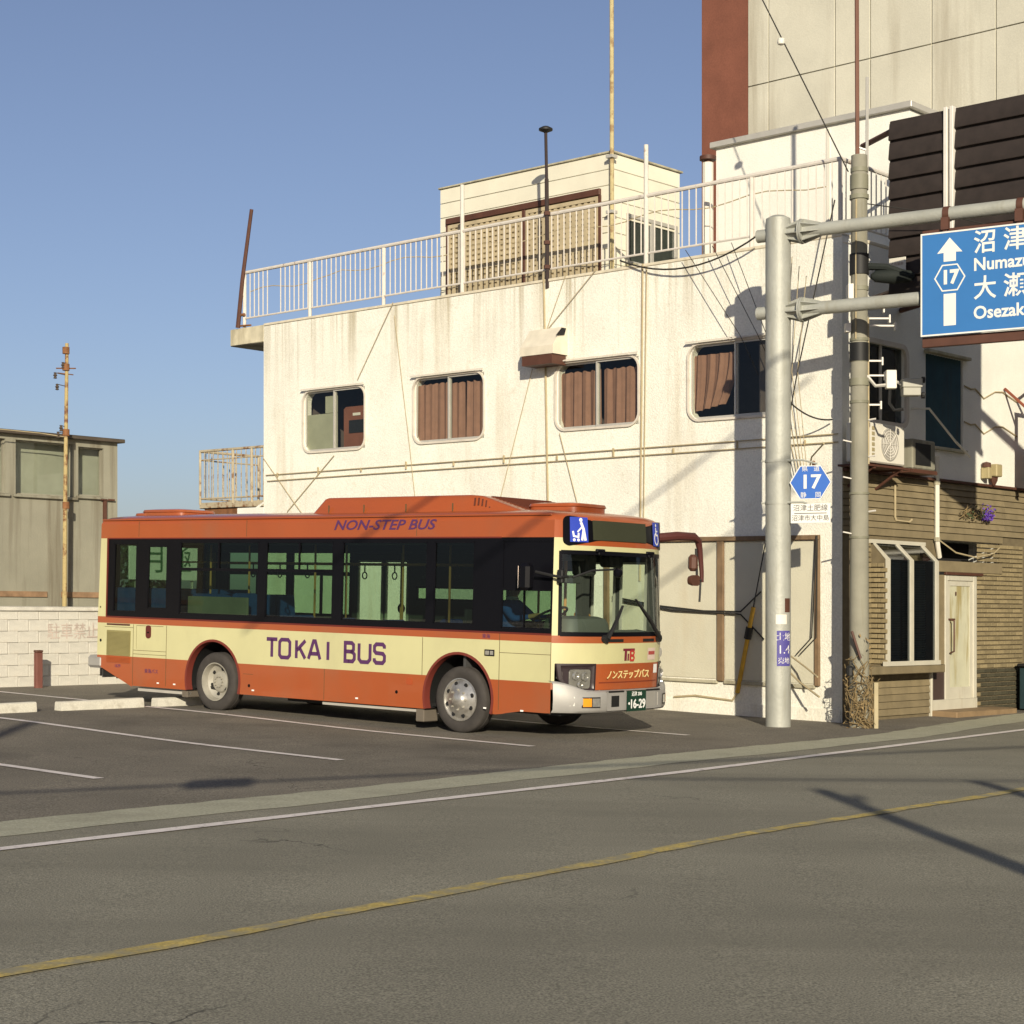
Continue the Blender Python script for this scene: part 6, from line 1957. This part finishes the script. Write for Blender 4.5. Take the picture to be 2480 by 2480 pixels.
mb.lathe([(0, .004), (.024, .004)], (-7.02, .92, .0), 'z', 10); mb.lathe([(0, .004), (.014, .004)], (-7.04, 1.42, .0), 'z', 10)
mb.build('plug', BFR, bus)
mb = MB(SPT)
for x in (-5.72, -5.36, -3.72, -1.75, .42, 1.0): mb.box(x, x + .045, .33, .35, .001, .006)
mb.build('skirt_clip', WHITEP, bus)
mb = MB(); mb.box(-2.4, -.62, .05, .12, .22, .255); mb.box(-6.2, -5.1, .05, .12, .20, .24); mb.build('sill_rail', ALU, bus)
for x0 in (AX_F, AX_R):
    mb = MB()
    A_ = [math.pi * k / 30 for k in range(31)]
    a0 = math.asin(max(-1, (.272 - AZ) / ARCH))
    A_ = [a0 + (math.pi - 2 * a0) * k / 30 for k in range(31)]
    o_ = [(x0 + (ARCH + .012) * math.cos(a), -.012, AZ + (ARCH + .012) * math.sin(a)) for a in A_]
    i_ = [(x0 + (ARCH - .02) * math.cos(a), -.012, AZ + (ARCH - .02) * math.sin(a)) for a in A_]
    mb.loft([[(p[0], .01, p[2]) for p in o_], o_, i_, [(p[0], .10, p[2]) for p in i_]], closed=False)
    mb.build('wheel_arch_trim', ALM, bus)
    for yw in (0, 1):
        mb = MB()
        q = lambda y: y if yw == 0 else WID - y
        mb.loft([[(x0 + (ARCH - .01) * math.cos(a), q(.015), AZ + (ARCH - .01) * math.sin(a)) for a in A_], [(x0 + (ARCH - .01) * math.cos(a), q(.5), AZ + (ARCH - .01) * math.sin(a)) for a in A_]], closed=False)
        mb.add([(x0 + (ARCH - .01) * math.cos(a), q(.5), AZ + (ARCH - .01) * math.sin(a)) for a in A_], [list(range(31))])
        mb.build('wheel_well', BLACK, bus)
mb = MB()
mb.box(-6.3, 1.5, .15, 2.25, .30, .34); mb.box(-4.9, -4.15, .5, 1.9, .25, .55); mb.box(-.3, .3, .5, 1.9, .25, .5); mb.box(-7.0, -5.2, .3, 2.1, .34, .6); mb.box(-3.4, -1.2, .4, 1.0, .2, .32)
mb.build('chassis', BLACK, bus)
mb = MB(); mb.box(-.72, -.58, .03, .32, .10, .48, bev=.01); mb.box(-5.22, -5.10, .04, .30, .16, .4, bev=.01); mb.build('mud_flap', mat('dusty mud flap', (.13, .11, .085), .9, .1), bus)
mb = MB(); mb.box(-7.33, -6.98, -.015, 2.415, .50, .69, bev=.04); mb.build('rear_bumper', SILV, bus)
mb = MB(); mb.box(-7.1, -6.3, .06, 2.3, .38, .52); mb.build('under_tray', BLACK, bus)


def wheel(x0, y0, front, flip=False):
    w = holder('wheel', bus)
    Yq = (lambda h: y0 + h) if not flip else (lambda h: y0 - h)
    sg = 1 if not flip else -1
    mb = MB()
    prof = [(.262, .03), (.30, .012), (.345, .006), (.385, .012), (.408, .03), (.417, .05), (.417, .115), (.410, .118), (.410, .13), (.417, .133), (.417, .21), (.405, .235), (.36, .25), (.27, .25)]
    c_z = .417
    mb.lathe([(r, sg * h) for r, h in prof], (x0, y0, c_z), 'y', 48); mb.build('tyre', TYRE, w, ang=50)
    mb = MB()
    if front:
        prof = [(.264, .03), (.270, .012), (.258, .010), (.245, .03), (.225, .022), (.17, -.012), (.10, -.03), (.085, -.05), (.05, -.065), (0, -.07)]
    else:
        prof = [(.264, .03), (.272, .010), (.258, .010), (.248, .05), (.238, .10), (.215, .115), (.16, .15), (.145, .115), (.10, .10), (.0, .10)]
    mb.lathe([(r, sg * h) for r, h in prof], (x0, y0, c_z), 'y', 40); rim = mb.build('rim', RIMC if front else RIMW, w, ang=40)
    mb = MB()
    for k in range(8 if front else 6):
        a = k * 2 * math.pi / (8 if front else 6) + .3
        rr = .205 if front else .185
        c = (x0 + rr * math.cos(a), y0 + sg * (.006 if front else .128), c_z + rr * math.sin(a))
        mb.lathe([(0, sg * -.006), (.026, sg * -.006), (.030, sg * .004)], c, 'y', 10)
    mb.build('hand_hole', BLACK, rim)
    mb = MB()
    for k in range(8 if front else 10):
        a = k * 2 * math.pi / (8 if front else 10)
        rr = .125 if front else .075
        c = (x0 + rr * math.cos(a), y0 + sg * (-.022 if front else .095), c_z + rr * math.sin(a))
        mb.lathe([(0, sg * -.022), (.013, sg * -.022), (.015, sg * .004)], c, 'y', 6)
    mb.build('wheel_nut', RIMW, rim)
    return w


wheel(AX_F, .035, True); wheel(AX_R, .035, False); wheel(AX_F, WID - .035, True, True); wheel(AX_R, WID - .035, False, True)

# ---- lettering on the side
HB = .292
STROKES = {
    'T': (.26, [[(0, 1), (1, 1)], [(.5, 1), (.5, 0)]]),
    'O': (.25, [[(.5, 1), (.82, 1), (1, .86), (1, .14), (.82, 0), (.18, 0), (0, .14), (0, .86), (.18, 1), (.5, 1)]]),
    'K': (.23, [[(.05, 1), (.05, 0)], [(1, 1), (.12, .45)], [(.38, .60), (1, 0)]]),
    'A': (.27, [[(0, 0), (.42, 1), (.58, 1), (1, 0)], [(.18, .30), (.82, .30)]]),
    'I': (.04, [[(.5, 1), (.5, 0)]]),
    'B': (.23, [[(.5, 0), (.05, 0), (.05, 1), (.72, 1), (.9, .9), (.9, .64), (.75, .53), (.05, .53)], [(.6, .53), (.82, .5), (1, .38), (1, .14), (.82, 0), (.4, 0)]]),
    'U': (.25, [[(0, 1), (0, .16), (.2, 0), (.8, 0), (1, .16), (1, 1)]]),
    'S': (.23, [[(.98, .78), (.98, .9), (.82, 1), (.18, 1), (0, .88), (0, .64), (.16, .53), (.84, .50), (1, .38), (1, .13), (.82, 0), (.18, 0), (.0, .12), (.0, .24)]]),
}
lt = holder('lettering', bus)
for ch, x in (('T', -3.47), ('O', -3.215), ('K', -2.90), ('A', -2.66), ('I', -2.29), ('B', -1.99), ('U', -1.73), ('S', -1.455)):
    wd, st = STROKES[ch]
    mb = MB(SPT)
    for s_ in st: ribbon(mb, [(x + .026 + u * (wd - .052), .795 + .025 + v * (HB - .05)) for u, v in s_], .052, 1, .001, .0015)
    mb.build('letter', INK, lt)
text('lettering', 'NON-STEP BUS', .18, SPT(-1.34, 2.61, .004), (1, 0, 0), (0, 0, 1), INK, bus, shear=.32, xs=1.45, bold=.003)
text('lettering', '東海バス', .07, SPT(-5.85, .50, .002), (1, 0, 0), (0, 0, 1), INK, bus, xs=1.1)
text('lettering', '1629', .07, SPT(-6.62, .55, .002), (1, 0, 0), (0, 0, 1), INK, bus)
text('lettering', '東海', .065, SPT(.44, 1.225, .002), (1, 0, 0), (0, 0, 1), INK, bus)

# ================================================================ driver at the wheel
dv_ = thing('person', BM @ Vector((.30, .72, 1.10)), 'driver in a blue jacket seated behind the wheel of the bus', 'person', local=True)
PM = BM.copy(); PM.translation = BM @ Vector((.30, .72, 1.10))
dv_.matrix_world = PM
J, E, Rr = [], [], []


def jt(p, r, par=None):
    J.append(p); Rr.append(r)
    if par is not None: E.append((par, len(J) - 1))
    return len(J) - 1


pel = jt((0, 0, .08), .145)
spn = jt((-.02, 0, .28), .14, pel); che = jt((-.02, 0, .45), .155, spn); nkb = jt((.0, 0, .575), .07, che); nk = jt((.015, 0, .63), .055, nkb)
jaw = jt((.04, 0, .69), .070, nk); hd = jt((.03, 0, .77), .092, jaw); tp = jt((.02, 0, .84), .07, hd)
nose = jt((.135, 0, .745), .012, hd)
for sgn in (-1, 1):
    sh1 = jt((-.02, sgn * .165, .52), .07, che); el = jt((.20, sgn * .235, .34), .05, sh1); wr = jt((.44, sgn * .20, .38), .032, el); pa = jt((.50, sgn * .195, .395), .034, wr)
    for k, (dy, ln) in enumerate(((-.026, .062), (-.009, .07), (.009, .066), (.025, .052))):
        f1 = jt((.525 + ln * .5, sgn * .195 + dy, .40), .009, pa); jt((.53 + ln * .8, sgn * .195 + dy, .385 - .01 * k), .007, f1)
    th_ = jt((.525, sgn * .165, .415), .011, pa); jt((.56, sgn * .15, .41), .008, th_)
    ear = jt((.025, sgn * .098, .755), .014, hd)
    hp = jt((.06, sgn * .09, .02), .09, pel); kn = jt((.40, sgn * .12, .05), .07, hp); an_ = jt((.46, sgn * .12, -.36), .045, kn); jt((.58, sgn * .12, -.41), .04, an_)
me = bpy.data.meshes.new('body'); me.from_pydata(J, E, [])
tmp = bpy.data.objects.new('body', me); COL.objects.link(tmp)
tmp.modifiers.new('skin', 'SKIN'); tmp.modifiers.new('smooth', 'SUBSURF').levels = 2
for k, v in enumerate(me.skin_vertices[0].data): v.radius = (Rr[k], Rr[k]); v.use_root = (k == pel)
bme = bpy.data.meshes.new_from_object(tmp.evaluated_get(bpy.context.evaluated_depsgraph_get()))
bpy.data.objects.remove(tmp)
bme.materials.clear()
for m in (mat('blue uniform jacket', (.03, .085, .42), .8, .1, 12), mat('skin', (.42, .24, .15), .55, .06, 20), mat('dark trousers', (.02, .022, .03), .85, .1)): bme.materials.append(m)
for p in bme.polygons:
    c = p.center
    p.material_index = 1 if (c.z > .60 or (c.x > .43 and c.z > .2)) else (2 if c.z < .13 else 0)
    p.use_smooth = True
bo_ = bpy.data.objects.new('body', bme); COL.objects.link(bo_); bo_.parent = dv_
mb = MB()
rings = []
for f, z, xo in ((1.0, .735, -.022), (1.06, .78, -.012), (1.0, .83, .0), (.72, .868, .005), (.2, .884, .01)):
    rings.append([(.022 + xo + .098 * f * math.cos(a), .10 * f * math.sin(a), z) for a in [k * math.pi / 9 for k in range(18)]])
mb.loft(rings, capb=True); mb.build('hair', mat('black hair', (.012, .010, .009), .6, .1), dv_, ang=80)
mb = MB()
for sgn in (-1, 1): mb.lathe([(0, .006), (.010, .0)], (.118, sgn * .034, .765), 'x', 8)
mb.build('eye', BLACK, dv_)
mb = MB(); mb.lathe([(.072, -.02), (.080, .0), (.066, .022)], (.008, 0, .60), 'z', 16); mb.build('collar', WHITEP, dv_)
